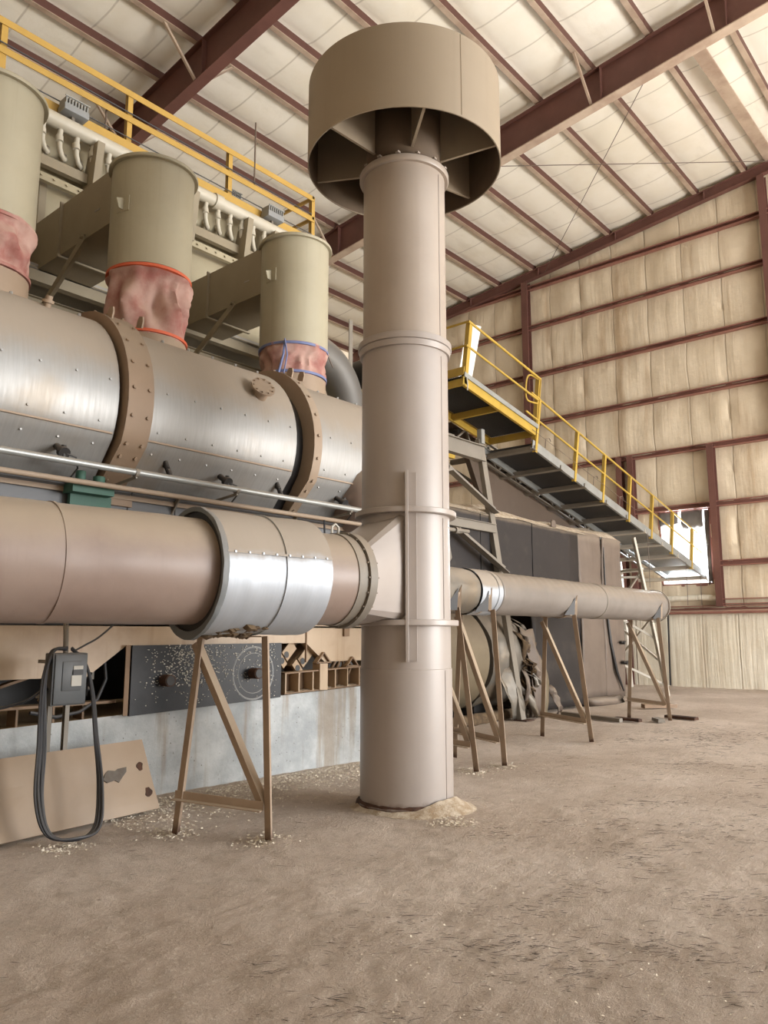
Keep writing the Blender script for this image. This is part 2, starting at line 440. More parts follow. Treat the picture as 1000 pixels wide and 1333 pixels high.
# end wall: blanket bulging between girts, with the opening cut out
GZ = [-.3, 2.42, 3.86, 5.76, 7.67, 9.55, 11.42, 13.35, 14.98, 19.0]
WIN = (8.3, 9.95, 3.22, 5.68)          # y0 y1 z0 z1 of the opening
def wall_grid(z0, z1, ya, yb, amp, mat, name, label, hole=None, seam=1.25, topslope=False):
    m = MB()
    ysn = [ya + (yb - ya) * i / int((yb - ya) / .16) for i in range(int((yb - ya) / .16) + 1)]
    if hole:
        ysn = sorted(set([y for y in ysn if abs(y - hole[0]) > .05 and abs(y - hole[1]) > .05] + [hole[0], hole[1]]))
    zsn = []
    for a, b in zip(GZ[:-1], GZ[1:]):
        if b <= z0 or a >= z1: continue
        for i in range(9): zsn.append((a + (b - a) * i / 9, i / 9))
    zsn.append((z1, 0))
    if hole:
        zsn = [q for q in zsn if abs(q[0] - hole[2]) > .07 and abs(q[0] - hole[3]) > .07] + [(hole[2], .5), (hole[3], .95)]
        zsn.sort()
    vs = {}
    for i, y in enumerate(ysn):
        for j, (z, t) in enumerate(zsn):
            e = math.sin(PI * t) ** .7
            sm = abs((y / seam) % 1 - .5) * 2      # 1 at seam
            bul = amp * e * (1 - .5 * max(0, sm - .8) / .2) + amp * .45 * e * nm((0, y, z * .5), 1.6) + amp * .25 * e * nm((3, y * 2.2, z * .4), 2.1)
            zz = min(z, RZ(y) + .1) if topslope else z
            vs[i, j] = m.b.verts.new((XW - bul, y, zz))
    for i in range(len(ysn) - 1):
        for j in range(len(zsn) - 1):
            if hole:
                cy = (ysn[i] + ysn[i + 1]) / 2; cz = (zsn[j][0] + zsn[j + 1][0]) / 2
                if hole[0] < cy < hole[1] and hole[2] < cz < hole[3]: continue
            if topslope and zsn[j][0] > RZ(ysn[i]) + .2: continue
            m.face((vs[i, j], vs[i + 1, j], vs[i + 1, j + 1], vs[i, j + 1]))
    return struct(m, name, mat, label)
wall_grid(2.42, 19.0, -12, 24, .13, M['wall'], 'wall_end', 'end wall of stained cream insulation blanket between girts', WIN, topslope=True)
wall_grid(-.3, 2.42, -12, 24, .07, M['liner'], 'wall_base', 'pale rippled liner along the foot of the end wall', None, .55)
m = MB(); m.box((-9, 24, -.05), (XW + .1, 24.15, 15.0))
struct(m, 'wall_far', M['wall'], 'far side wall behind the dust collector')

m = MB(); m.box((-9, -12.15, -.05), (3, -12, 19.5))  # unseen wall segment, added to keep daylight off the camera side
struct(m, 'wall_side', M['wall'], 'unseen side wall beside the open bay door, added to block light')
m = MB(); m.box((-9.15, -12, -.05), (-9, 24, 19.5))
struct(m, 'wall_near', M['wall'], 'end wall behind the camera')
# girts
def girt(z, y0, y1, lab, w=.2):
    m = MB()
    m.prism([(0, -.09), (w, -.09), (w, -.06), (w - .02, -.06), (w - .02, -.078), (.015, -.078), (.015, .078), (w - .02, .078), (w - .02, .06), (w, .06), (w, .09), (0, .09)], (XW - .005, y1, z), (XW - .005, y0, z))
    return struct(m, 'wall_girt', M['girt'], lab, 'end wall girts')
for z in GZ[3:-1]:
    girt(z, -12, 24, 'rusty red horizontal girt across the end wall')
girt(3.86, -12, 8.08, 'short rusty red girt to the right of the bright opening')
girt(2.45, -12, 24, 'rusty red girt capping the pale liner')
girt(2.66, -12, 8.1, 'second rusty red girt just above the liner cap')
m = MB(); m.cyl((XW - .2, 1, 2.36), (XW - .2, 13, 2.33), .06, n=12)
solo(m, 'wall_pipe', M['girt'], 'thin reddish pipe running along the girt over the pale liner', 'pipe')
m = MB(); m.tube([(XW - .16, 9.9, 2.78), (XW - .2, 8.6, 2.8), (XW - .16, 8.1, 2.76)], .09, 10)
solo(m, 'liner_roll', M['liner'], 'rolled pale liner under the bright opening', 'liner roll')
# wall columns / jambs
def column(y, z0, z1, w, lab, x=XW - .28):
    m = MB(); m.ibeam((x, y, z0), (x, y, z1), w, .28, .02, up=(1, 0, 0))
    m.box((x - .16, y - w * .6, z0), (x + .16, y + w * .6, z0 + .02))
    return struct(m, 'wall_column', M['purple'], lab)
column(14.65, 0, RZ(14.65) - .6, .26, 'red oxide column standing on the end wall behind the catwalk')
column(5.97, 7.67, RZ(6.15) - .6, .22, 'red oxide column at the right edge of the end wall')
column(8.08, 2.5, 7.67, .2, 'red oxide jamb to the right of the bright opening')
column(10.75, 2.5, 7.67, .2, 'red oxide jamb beside the catwalk rail')
column(11.15, 0, 7.67, .2, 'second dark jamb beside the catwalk rail')
# opening frame and torn flaps
m = MB()
y0, y1, z0, z1 = WIN
for a, b in (((XW - .05, y0, z0), (XW - .05, y1, z0)), ((XW - .05, y0, z1), (XW - .05, y1, z1)), ((XW - .05, y0, z0), (XW - .05, y0, z1)), ((XW - .05, y1, z0), (XW - .05, y1, z1))):
    m.bar(a, b, .1, .1)
w1 = struct(m, 'window_1', M['girt'], 'bright opening in the end wall that the walkway passes through')
def flap(ya, yb, za, zb, seed, lab, x=XW - .1):
    m = MB(); P = []
    for i in range(9):
        t = i / 8
        P.append([V((x - .05 * math.sin(PI * u) - .05 * nm((i, u * 3, seed), 1.2), ya + (yb - ya) * t, zb - (zb - za) * u * (1 + .12 * nm((t * 4, seed, 0), 1.3)))) for u in (q / 6 for q in range(7))])
    m.grid(P)
    o = solo(m, 'liner_flap', M['flap'], lab, 'liner flap', 'torn liner flaps in the opening')
    s = o.modifiers.new('s', 'SOLIDIFY'); s.thickness = .03
flap(8.32, 8.45, 3.3, 5.6, 2.2, 'narrow dark liner strip along the right of the opening')
flap(8.52, 9.2, 5.05, 5.62, 3.3, 'dark torn liner flap at the top of the opening')
flap(9.3, 9.93, 5.2, 5.62, 5.1, 'smaller dark liner flap at the top left of the opening')
m = MB(); m.cyl((XW - .16, 9.85, .02), (XW - .16, 9.8, 2.35), .03, n=8)
solo(m, 'wall_conduit', M['black'], 'thin black conduit standing against the pale liner', 'conduit')
# thin bracing rods under the roof
for (a, b, lab) in (((17.7, 12.5, RZ(12.5) - .55), (25.4, 5.0, RZ(5.0) - .6), 'thin steel brace rod crossing under the roof toward the right'),
                    ((17.7, 6.0, RZ(6) - .5), (25.4, 13.8, RZ(13.8) - .55), 'thin steel brace rod crossing under the roof toward the stack')):
    m = MB(); m.tube([a, b], .012, 6)
    solo(m, 'brace_rod', M['wire'], lab, 'brace rod', 'roof brace rods')

# ------------------------------------------------------------------ the stack
SX, SY = 6.24, 5.09
st = thing('exhaust_stack', 'tall round beige exhaust stack with a wide drum cap in the middle of the floor', 'exhaust stack', (SX, SY, 0))
A = lambda z: V((SX, SY, z))
m = MB(); m.lathe([(0, 0.0), (.485, 0.0), (.485, .035), (.462, .05), (.462, 1.31), (.455, 1.315), (.455, 2.83), (0, 2.83)], A(0), n=72)
m.obj('lower_pipe', M['stack'], st)
m = MB(); m.lathe([(0, 2.83), (.456, 2.83), (.456, 4.7), (0, 4.7)], A(0), n=72); m.obj('middle_pipe', M['stack'], st)
m = MB(); m.lathe([(0, 4.7), (.448, 4.7), (.448, 6.66), (0, 6.66)], A(0), n=72); m.obj('upper_pipe', M['stackup'], st)
def flange(z, r, h, name='flange_ring'):
    m = MB(); m.lathe([(.44, z - h), (r - .006, z - h), (r, z - h + .006), (r, z + h - .006), (r - .006, z + h), (.44, z + h)], A(0), n=72); return m.obj(name, M['stack'], st)
flange(1.76, .535, .028); flange(2.86, .525, .028); flange(4.66, .5, .035)
m = MB(); m.lathe([(.44, 4.56), (.48, 4.56), (.49, 4.62), (.44, 4.64)], A(0), n=72); m.obj('slip_collar', M['stack'], st)
m = MB(); m.lathe([(.44, 6.59), (.485, 6.59), (.495, 6.61), (.495, 6.65), (.485, 6.66), (.44, 6.66)], A(0), n=72)
for k in range(14):
    a = 2 * PI * k / 14 + .1
    m.box(A(6.67) + V((math.cos(a) * .47 - .02, math.sin(a) * .47 - .02, 0)), A(6.69) + V((math.cos(a) * .47 + .02, math.sin(a) * .47 + .02, 0)))
m.obj('top_flange', M['stackup'], st)
# rusty torn footing ring
m = MB(); P = []
for i in range(72):
    a = 2 * PI * i / 72
    r = .462 + .02 * nm((math.cos(a) * 3, math.sin(a) * 3, 1), 1.7)
    P.append([A(0) + V((math.cos(a) * q * r, math.sin(a) * q * r, z + .012 * nm((a * 5, q, z), 2))) for q, z in ((.95, .06), (1.0, .065), (1.04, .045), (1.07, .0), (1.0, -.02))])
m.grid(P, close_u=True); m.obj('footing_ring', M['rust'], st)
# stiffener: radial flat bar on the camera side, with backing strip
da = math.atan2(-SY, -SX) + .02
rad = V((math.cos(da), math.sin(da), 0)); tan = V((-math.sin(da), math.cos(da), 0))
m = MB(); m.bar(A(1.39) + rad * .49, A(3.24) + rad * .49, .03, .1, up=rad)
m.obj('stiffener_bar', M['stack'], st)
m = MB(); m.bar(A(1.395) + rad * .452 + tan * .05, A(3.23) + rad * .452 + tan * .05, .1, .02, up=rad)
m.obj('stiffener_strip', M['stack'], st)
# vertical weld seam on the right
m = MB()
for z0, z1, r in ((.1, 1.3, .463), (1.8, 2.8, .457), (2.9, 4.5, .457), (4.7, 6.55, .449)):
    m.tube([A(z0) + (rad * math.cos(.95) + tan * math.sin(.95)) * r, A(z1) + (rad * math.cos(.95) + tan * math.sin(.95)) * r], .005, 6)
m.obj('weld_seam', M['stack'], st)
# transition from round flange to tall rectangle on the stack
u = V((math.cos(-.111), math.sin(-.111), 0)); nn = V((-u.y, u.x, 0))     # pipe direction and its left normal
ZP = 2.16
fc = A(ZP) - u * .80
m = MB()
N = 48
ringA = []; ringB = []
for k in range(N):
    a = 2 * PI * k / N + PI / N
    c_, s_ = math.cos(a), math.sin(a)
    ringA.append(fc + nn * (c_ * .43) + V((0, 0, s_ * .43)))
    # rectangle on stack: near edge sits at the stiffener bar
    q = max(abs(c_), abs(s_))
    yy_, zz_ = c_ / q, s_ / q
    near = A(0) + rad * .455; far = A(0) + V((.12 * -1, .44, 0))
    t = (yy_ + 1) / 2
    b = near.lerp(far, t)
    b.z = 2.315 + zz_ * .535
    ringB.append(b)
m.loft([ringA, ringB], False, False)
m.obj('inlet_transition', M['stack'], st, 14)
# cap
cap = MB()
CR = 1.072; CB, CT = 6.77, 7.70
cap.lathe([(CR - .012, CB), (CR, CB), (CR, CT), (CR - .01, CT + .008), (0.02, CT + .09), (0.02, CT + .075), (CR - .012, CT - .006)], A(0), n=96, closed=True)
capo = cap.obj('rain_cap', M['cap'], st)
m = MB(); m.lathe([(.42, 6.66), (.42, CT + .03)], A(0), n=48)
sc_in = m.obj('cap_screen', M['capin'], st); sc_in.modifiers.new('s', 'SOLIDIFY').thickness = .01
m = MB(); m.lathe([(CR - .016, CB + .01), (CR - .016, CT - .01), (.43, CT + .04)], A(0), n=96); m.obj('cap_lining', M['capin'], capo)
base_a = math.atan2(-SY, -SX) + PI / 2     # plan angle of 'right' as the camera sees it
for d in (-78, -138, 162, 102, 42, -18):
    a = base_a + math.radians(d)
    rd = V((math.cos(a), math.sin(a), 0)); tn = V((-math.sin(a), math.cos(a), 0))
    m = MB()
    sec = [(0.425, 6.78), (CR - .015, 6.84), (CR - .015, CT - .02), (.425, CT + .03)]
    r0 = [A(z) + rd * r + tn * .006 for r, z in sec]; r1 = [A(z) + rd * r - tn * .006 for r, z in sec]
    m.loft([r0, r1])
    m.bar(A(6.78) + rd * .425, A(6.84) + rd * (CR - .015), .03, .012)
    m.obj('gusset', M['cap'], capo)
m = MB(); m.bar(A(CB + .02) + (rad * math.cos(.55) + tan * math.sin(.55)) * CR, A(CT - .01) + (rad * math.cos(.55) + tan * math.sin(.55)) * CR, .012, .006, up=rad); m.obj('cap_seam', M['cap'], capo)

# dust mound at the foot
m = MB(); P = []
for i in range(64):
    a = 2 * PI * i / 64
    toward = max(0, math.cos(a - (da + .95)))
    w = .06 + .20 * toward ** 2.5 + .04 * nm((math.cos(a) * 2, math.sin(a) * 2, 4), 1.5)
    h = .02 + .10 * toward ** 4
    row = []
    for q in range(9):
        t = q / 8
        p = A(0) + V((math.cos(a), math.sin(a), 0)) * (.49 + w * t)
        p.z = h * (1 - t) ** 1.3 + .018 * nm(p, 9) * (1 - t) - .012 * t
        row.append(p)
    P.append(row)
m.grid(P, close_u=True)
solo(m, 'dust_mound', M['dust'], 'small mound of pale sawdust around the foot of the stack', 'dust mound')

# ------------------------------------------------------------------ left exhaust pipe
def PA(d, z=ZP): return A(z) - u * d
LP = thing('exhaust_pipe', 'large dusty mauve pipe with a bare sheet metal sleeve entering the stack from the left', 'pipe', PA(2.6, 0))
PR = .435
def lpr(t, a):
    return PR + .006 * nm((math.cos(a) * 1.5, math.sin(a) * 1.5, t * 9), 1.3)
m = MB(); m.wob(PA(5.6), PA(2.3), lpr, 50, 64); m.obj('pipe_body', M['pipe'], LP)
for d in (3.62, 4.9):
    m = MB(); m.wob(PA(d + .012), PA(d - .012), lambda t, a: PR + .006, 1, 64); m.obj('weld_seam', M['pipe'], LP)
m = MB(); m.wob(PA(2.4), PA(.86), lambda t, a: .425, 4, 64); m.obj('spool', M['pipe'], LP)
def slr(t, a):
    dent = .0
    if math.sin(a) < -.2: dent = .004 * nm((t * 6, math.cos(a) * 2, 3), 1.6)
    return .515 + .004 * math.sin(t * 9) + dent
m = MB(); m.wob(PA(2.42), PA(1.38), slr, 40, 72); m.obj('insulation_sleeve', M['sleeve'], LP)
m = MB()
m.wob(PA(1.86), PA(1.845), lambda t, a: .522, 1, 72)
for sgn in (-1,):
    ca = .25
    p0, p1 = PA(2.42), PA(1.38)
    off = nn * (-math.cos(ca) * .52) + V((0, 0, math.sin(ca) * .52))
    m.bar(p0 + off, p1 + off, .02, .008, up=(0, -1, .3))
    for i in range(8):
        q = p0.lerp(p1, (i + .5) / 8) + off
        m.box(q - V((.008, .012, .008)), q + V((.008, .012, .008)))
m.obj('sleeve_seam', M['sleeve'], LP)
# ragged collar at the left end of the sleeve
m = MB()
def ragged(t, a): return (.44 if t < .5 else .56) + .0
rows = []
for i in range(72):
    a = 2 * PI * i / 72
    e = nn * math.cos(a) + V((0, 0, math.sin(a)))
    ra = .527 + .008 * nm((math.cos(a) * 4, math.sin(a) * 4, 0), 1.5) + (.03 * max(0, -math.sin(a)) ** 6)
    rows.append([PA(2.43) + e * .485, PA(2.46) + e * .488, PA(2.465) + e * ra, PA(2.43) + e * (ra + .002), PA(2.40) + e * .512])
m.grid(rows, close_u=True); m.obj('collar_ring', M['collar'], LP)
m = MB(); m.lathe([(.43, 0), (.49, 0), (.49, .02), (.43, .02)], PA(2.44), u, 64, closed=True); m.obj('collar_gap', M['black'], LP)
# torn wool hanging under the sleeve
m = MB()
for i in range(60):
    d = random.uniform(1.85, 2.3); ca = random.uniform(-2.1, -1.25)
    c_ = PA(d) + nn * (math.cos(ca) * .5 * random.choice((1, 1, .6))) + V((0, 0, math.sin(ca) * .5))
    r = random.uniform(.025, .06)
    ico = bmesh.ops.create_icosphere(m.b, subdivisions=1, radius=r)
    for v in ico['verts']:
        v.co = V((v.co.x * random.uniform(.7, 1.6), v.co.y, v.co.z * random.uniform(.4, .9))) + c_ + V((0, 0, -.015))
m.obj('torn_insulation', M['torn'], LP)
m = MB(); m.wob(PA(.885), PA(.80), lambda t, a: .458, 1, 72); m.wob(PA(1.0), PA(.90), lambda t, a: .435, 1, 72)
for k in range(20):
    a = 2 * PI * k / 20
    e = nn * math.cos(a) + V((0, 0, math.sin(a)))
    m.cyl(PA(.90) + e * .443, PA(.78) + e * .443, .009, n=6)
m.obj('bolted_flange', M['greysteel'], LP)
m = MB(); m.tube([PA(.98) + V((0, 0, .43)), PA(.98) + V((0, 0, .50)), PA(.94) + V((0, 0, .53)), PA(.9) + V((0, 0, .50)), PA(.9) + V((0, 0, .43))], .012, 8); m.obj('lifting_eye', M['plate'], LP)

# ------------------------------------------------------------------ A frame supports
def support(fa, fb, ta, tb, label, w=.075):
    """fa far foot, fb near foot, ta far top, tb near top"""
    c = (V(fa) + V(fb)) / 2
    t = thing('pipe_support', label, 'pipe support', (c.x, c.y, 0), 'pipe support frames')
    fa, fb, ta, tb = V(fa), V(fb), V(ta), V(tb)
    ax = V((-1, .0, 0))
    for f, h in ((fa, ta), (fb, tb)):
        m = MB(); m.ang(f, h, w, .009, up=ax, fx=1, fy=-1)
        m.obj('leg', M['frame'], t)
    pa = fa.lerp(ta, .97); pb = fb.lerp(tb, .17)
    m = MB(); m.ang(pa + V((-.012, 0, 0)), pb + V((-.012, 0, 0)), w * .9, .009, up=ax, fx=1, fy=-1); m.obj('diagonal_brace', M['frame'], t)
    pa = fa.lerp(ta, .17); pb = fb.lerp(tb, .14)
    m = MB(); m.ang(pa + V((-.012, 0, 0)), pb + V((-.012, 0, 0)), w * .95, .009, up=(0, 0, 1), fx=1, fy=1); m.obj('cross_bar', M['frame'], t)
    m = MB(); m.bar(ta.lerp(tb, -.02), ta.lerp(tb, 1.02), w, .012); m.obj('saddle', M['frame'], t)
    return t
support((4.07, 5.87, 0), (4.42, 5.09, 0), (4.15, 5.72, 1.63), (4.43, 5.2, 1.63), 'tan angle iron frame under the sheet metal sleeve left of the stack')
support((8.05, 6.5, 0), (8.18, 5.62, 0), (8.2, 6.4, 1.98), (8.22, 5.9, 1.98), 'tan frame nearest to the right side of the stack')
support((8.95, 6.5, 0), (8.78, 5.6, 0), (9.0, 6.4, 1.97), (8.97, 5.85, 1.97), 'tan frame second from the stack under the right pipe')
support((11.71, 6.72, 0), (11.55, 5.77, 0), (11.72, 6.6, 1.93), (11.53, 5.98, 1.95), 'tan frame under the middle of the right pipe')
support((15.4, 6.85, 0), (15.37, 6.01, 0), (15.37, 6.7, 1.95), (15.38, 6.15, 1.97), 'tan frame under the open far end of the right pipe')

# ------------------------------------------------------------------ right pipe
RP = thing('dust_pipe', 'long dented dusty pipe running from behind the stack to the right', 'pipe', (11.5, 6.25, 0))
rp = lambda x: V((x, 6.10 + (x - 7.2) * .036, 2.225))
RR = .305
def rpr(t, a):
    r = RR + .006 * nm((math.cos(a) * 2, math.sin(a) * 2, t * 16), 1.2)
    if math.sin(a) > .3: r += .006 * abs(math.sin(t * 95)) * min(1, (math.sin(a) - .3) * 2)
    r -= .02 * math.exp(-((t - .22) / .03) ** 2 - ((a - 2 * PI + 2.9 if a > PI else a - 3.2) / .4) ** 2)
    return r
m = MB(); m.wob(rp(9.35), rp(16.0), rpr, 140, 48, False); b = m.obj('pipe_body', M['rpipe'], RP)
b.modifiers.new('s', 'SOLIDIFY').thickness = .008
m = MB(); m.wob(rp(8.78), rp(9.32), lambda t, a: RR + .012, 6, 48, False); m.wob(rp(9.2), rp(9.235), lambda t, a: RR + .02, 1, 48, False); m.obj('bare_band', M['sleeve'], RP)
m = MB(); m.wob(rp(7.25), rp(8.74), lambda t, a: RR + .012 * nm((math.cos(a) * 2, math.sin(a) * 2, t * 6), 1.3), 24, 48); m.obj('elbow_segment', M['drumg'], RP)
m = MB(); m.wob(rp(8.70), rp(8.8), lambda t, a: RR - .012, 1, 48); m.obj('dark_joint', M['black'], RP)
m = MB(); m.wob(rp(15.96), rp(16.0), lambda t, a: RR + .03, 1, 48, False); m.wob(rp(12.9), rp(12.93), lambda t, a: RR + .008, 1, 48, False)
o = m.obj('end_rim', M['greysteel'], RP); o.modifiers.new('s', 'SOLIDIFY').thickness = .012
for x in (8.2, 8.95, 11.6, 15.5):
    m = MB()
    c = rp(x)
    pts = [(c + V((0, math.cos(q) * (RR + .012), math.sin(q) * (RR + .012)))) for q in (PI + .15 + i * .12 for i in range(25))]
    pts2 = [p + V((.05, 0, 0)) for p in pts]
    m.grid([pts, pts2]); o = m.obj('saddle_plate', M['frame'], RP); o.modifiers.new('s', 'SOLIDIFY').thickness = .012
    for nme, x0_, x1_, mt in (('saddle_gusset', -.03, .05, 'frame'), ('gusset_shadow', -.22, -.03, 'black')):  # black triangle paints in the shadow gap beside each saddle gusset
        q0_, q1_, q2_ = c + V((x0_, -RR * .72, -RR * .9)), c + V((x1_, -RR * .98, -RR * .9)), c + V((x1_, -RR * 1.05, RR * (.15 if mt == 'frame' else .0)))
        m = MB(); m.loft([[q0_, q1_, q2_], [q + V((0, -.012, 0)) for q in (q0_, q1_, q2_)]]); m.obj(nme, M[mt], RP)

# ------------------------------------------------------------------ process drum (left machine)
DR = thing('process_drum', 'big horizontal brushed steel drum with tan ring bands behind the left pipe', 'drum', (6, 8.5, 0))
DC = (8.30, 4.10); DRR = 1.10
def dprof(off=0.0, n=30):
    """closed YZ outline of the casing: sloped lower side, crease, round top"""
    R = DRR + off
    xa_, za_ = DC[0] + math.cos(PI + .42) * R, DC[1] + math.sin(PI + .42) * R
    pts = [(7.68 - off * .7, 3.2)]
    for i in range(1, 7):
        t = i / 7
        pts.append((7.68 - off * .7 + (xa_ - 7.68 + off * .7) * t, 3.2 + (za_ - 3.2) * t))
    for i in range(n + 1):
        a = PI + .42 - (PI + .60) * i / n
        pts.append((DC[0] + math.cos(a) * R, DC[1] + math.sin(a) * R))
    pts.append((9.0 + off * .7, 3.2))
    return pts
def slope_y(z):
    za, xa = DC[1] + math.sin(PI + .42) * DRR, DC[0] + math.cos(PI + .42) * DRR
    if z > za: return DC[0] - math.sqrt(DRR ** 2 - (z - DC[1]) ** 2)
    return 7.68 + (xa - 7.68) * (z - 3.2) / (za - 3.2)
def casing(x0, x1, off=0.0, ns=14, wobble=.0):
    m = MB(); rings = []
    pr = dprof(off)
    for i in range(ns + 1):
        x = x0 + (x1 - x0) * i / ns
        rings.append([V((x, y, z + (wobble * nm((x, y, z), .9) if wobble else 0))) for y, z in pr])
    m.loft(rings)
    return m
segs = [(1.2, 4.14), (4.46, 6.64), (6.98, 9.4)]
for x0, x1 in segs:
    m = casing(x0, x1, 0, 14, .012)
    n = int((x1 - x0) / .36)
    for i in range(n):
        x = x0 + (x1 - x0) * (i + .5) / n
        for z_ in (3.58, 3.80, 4.25):
            y_ = slope_y(z_)
            m.cyl((x + .08 * (z_ > 4), y_ + .01, z_), (x + .08 * (z_ > 4), y_ - .012, z_), .012, n=6)
        y_ = DC[0] - .5; z_ = DC[1] + math.sqrt(DRR ** 2 - .25)
        m.cyl((x, y_, z_ - .01), (x, y_, z_ + .02), .018, n=6)
    m.obj('casing', M['drum'], DR, 30)
    zz = 3.70; ys_ = slope_y(zz)
    m = MB(); m.bar((x0 + .02, ys_ - .008, zz), (x1 - .02, ys_ - .008, zz), .02, .02); m.obj('seam_trim', M['band2'], DR)
for xa, xb in ((4.19, 4.49), (6.86, 7.0)):
    m = casing(xa, xb, .10, 2)
    pr = dprof(.105)
    for (y, z) in pr[1:26:2]:
        dv = V((0, y - DC[0], z - DC[1])).normalized()
        for xx_ in ((xa + .06, xb - .06) if xb - xa > .2 else (xa + .07,)):
            c_ = V((xx_, y, z)); m.cyl(c_ - dv * .008, c_ + dv * .016, .02, n=6)
    bd = m.obj('ring_band', M['band'] if xb - xa > .2 else M['band2'], DR, 30)
    for xo in (xa + .05, xb + .12):
        m = MB(); q = V((xo, DC[0] - .62, DC[1] + math.sqrt((DRR + .10) ** 2 - .62 ** 2) - .02))
        m.prism([(-.06, 0), (.06, 0), (.06, .08), (.035, .13), (-.035, .13), (-.06, .08)], q, q + V((.02, 0, 0)), up=(0, -.3, 1)); m.obj('lifting_lug', M['band2'], bd)
    m = MB(); m.box((xa + .0, 7.5, 3.0), (xb + .04, 7.8, 3.2)); m.obj('band_foot', M['band'], bd)
# dark gap fillers between the casings
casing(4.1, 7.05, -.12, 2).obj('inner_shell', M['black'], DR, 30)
# nozzle port with round blind flange on the upper front
ca = PI - .47
nd = V((0, math.cos(ca), math.sin(ca)))
pc = V((6.12, DC[0], DC[1])) + nd * (DRR - .04)
nd2 = (nd + V((-.25, 0, .15))).normalized()
m = MB(); m.cyl(pc, pc + nd2 * .16, .10, n=28); p = m.obj('nozzle', M['band2'], DR)
m = MB(); m.cyl(pc + nd2 * .15, pc + nd2 * .175, .155, n=32)
for k in range(10):
    q = m.ring(pc + nd2 * .18, nd2, .13, 10)[k]; m.cyl(q - nd2 * .02, q + nd2 * .015, .012, n=6)
m.obj('blind_flange', M['band2'], p)
# beige dome fitting on the left casing top
m = MB(); q = V((3.55, DC[0] - .6, DC[1] + math.sqrt(DRR ** 2 - .6 ** 2))); m.cyl(q - V((0, 0, .03)), q + V((0, -.05, .1)), .035, n=12); m.cyl(q + V((0, -.02, .03)), q + V((0, -.03, .06)), .06, n=12); m.obj('top_fitting', M['band2'], DR)
# valves on the lower slope
for x, kind in ((3.62, 1), (4.86, 0), (5.62, 1), (6.5, 0), (7.6, 1)):
    z_ = 3.5; y_ = slope_y(z_)
    m = MB()
    q = V((x, y_, z_)); out = V((0, -.85, -.5)).normalized()
    if kind:
        m.cyl(q, q + out * .16, .035, n=12); m.cyl(q + out * .14, q + out * .2, .06, n=12)
        m.cyl(q + out * .17 + V((0, 0, -.09)), q + out * .17 + V((0, 0, .07)), .025, n=10)
        m.tube([q + out * .19 + V((.02, 0, 0)), q + out * .2 + V((.12, 0, -.02)), q + out * .16 + V((.16, 0, -.14)), q + out * .1 + V((.12, 0, -.26))], .01, 6)
    else:
        m.cyl(q, q + out * .09, .022, n=10); m.cyl(q + out * .03 + V((-.01, 0, .06)), q + out * .09 + V((.03, 0, -.08)), .03, n=10)
    m.obj('valve', M['black'], DR)
# rounded beige inlet at the right end, by the stack
m = MB(); m.lathe([(.02, -.02), (.22, 0), (.4, .08), (.52, .22), (.58, .42), (.6, .7), (.6, 1.6)], (7.72, 7.45, 3.5), (1, .04, 0.0), n=40); m.obj('inlet_hood', M['pipe'], DR)

# skirt panels under the drum
SK = thing('drum_skirt', 'polished sheet metal skirt below the drum and above the left pipe', 'metal skirt', (5, 7.6, 2.4))
xk = [1.2, 2.8, 4.5, 5.1, 6.9, 9.2]
for a, b2 in zip(xk[:-1], xk[1:]):
    m = MB(); m.prism([(-.02, -.4), (.02, -.4), (.02, .28), (.10, .34), (.10, .36), (-.02, .36)], (a + .006, 7.56, 2.8), (b2 - .006, 7.56, 2.8)); m.obj('skirt_panel', M['drum2'], SK)
m = MB(); m.ang((1.2, 7.5, 3.17), (9.2, 7.5, 3.17), .1, .012, fx=1, fy=-1); r_ = m.obj('ledge_angle', M['band2'], SK)
m = MB()
for i in range(40):
    x = 1.6 + i * .17
    m.cyl((x, 7.46, 3.165), (x, 7.46, 3.2), .014, n=6)
m.obj('ledge_bolt', M['black'], r_)
for x in (5.05, 6.85, 3.0):
    m = MB(); m.loft([[V((x, 7.54, 3.16)), V((x, 7.38, 3.16)), V((x, 7.54, 2.98))], [V((x + .02, 7.54, 3.16)), V((x + .02, 7.38, 3.16)), V((x + .02, 7.54, 2.98))]]); m.obj('bracket', M['greysteel'], SK)
m = MB(); m.box((3.75, 7.30, 3.05), (4.2, 7.5, 3.15)); m.cyl((3.85, 7.35, 3.15), (3.85, 7.35, 3.27), .05, n=10); m.cyl((4.05, 7.35, 3.15), (4.05, 7.35, 3.24), .06, n=10); m.box((3.8, 7.44, 2.88), (4.25, 7.5, 3.06)); m.obj('green_actuator', M['green'], SK)

# utility pipes along the machine
m = MB(); m.tube([(1.2, 7.08, 3.28), (7.9, 7.05, 3.30)], .035, 12)
cp = solo(m, 'conduit_run', M['galv'], 'long thin silver pipe running along the front of the drum', 'pipe')
m = MB(); m.tube([(1.2, 7.22, 3.13), (7.95, 7.2, 3.14)], .028, 10)
solo(m, 'feed_line', M['band2'], 'lower tan pipe running along the front of the drum', 'pipe')
for x in (2.6, 4.3, 5.6, 7.5):
    m = MB(); m.bar((x, 7.06, 3.24), (x, 7.52, 3.2), .02, .03); m.cyl((x - .02, 7.07, 3.285), (x + .02, 7.07, 3.285), .045, n=12); o = m.obj('pipe_clip', M['greysteel'], None); o.parent = cp
m = MB(); m.tube([(7.05, 7.1, 3.1), (7.04, 7.08, 2.9), (7.04, 7.1, 2.6)], .012, 6)
solo(m, 'hanging_wire', M['cable'], 'short black wire hanging from the tan pipe beside the stack', 'wire')

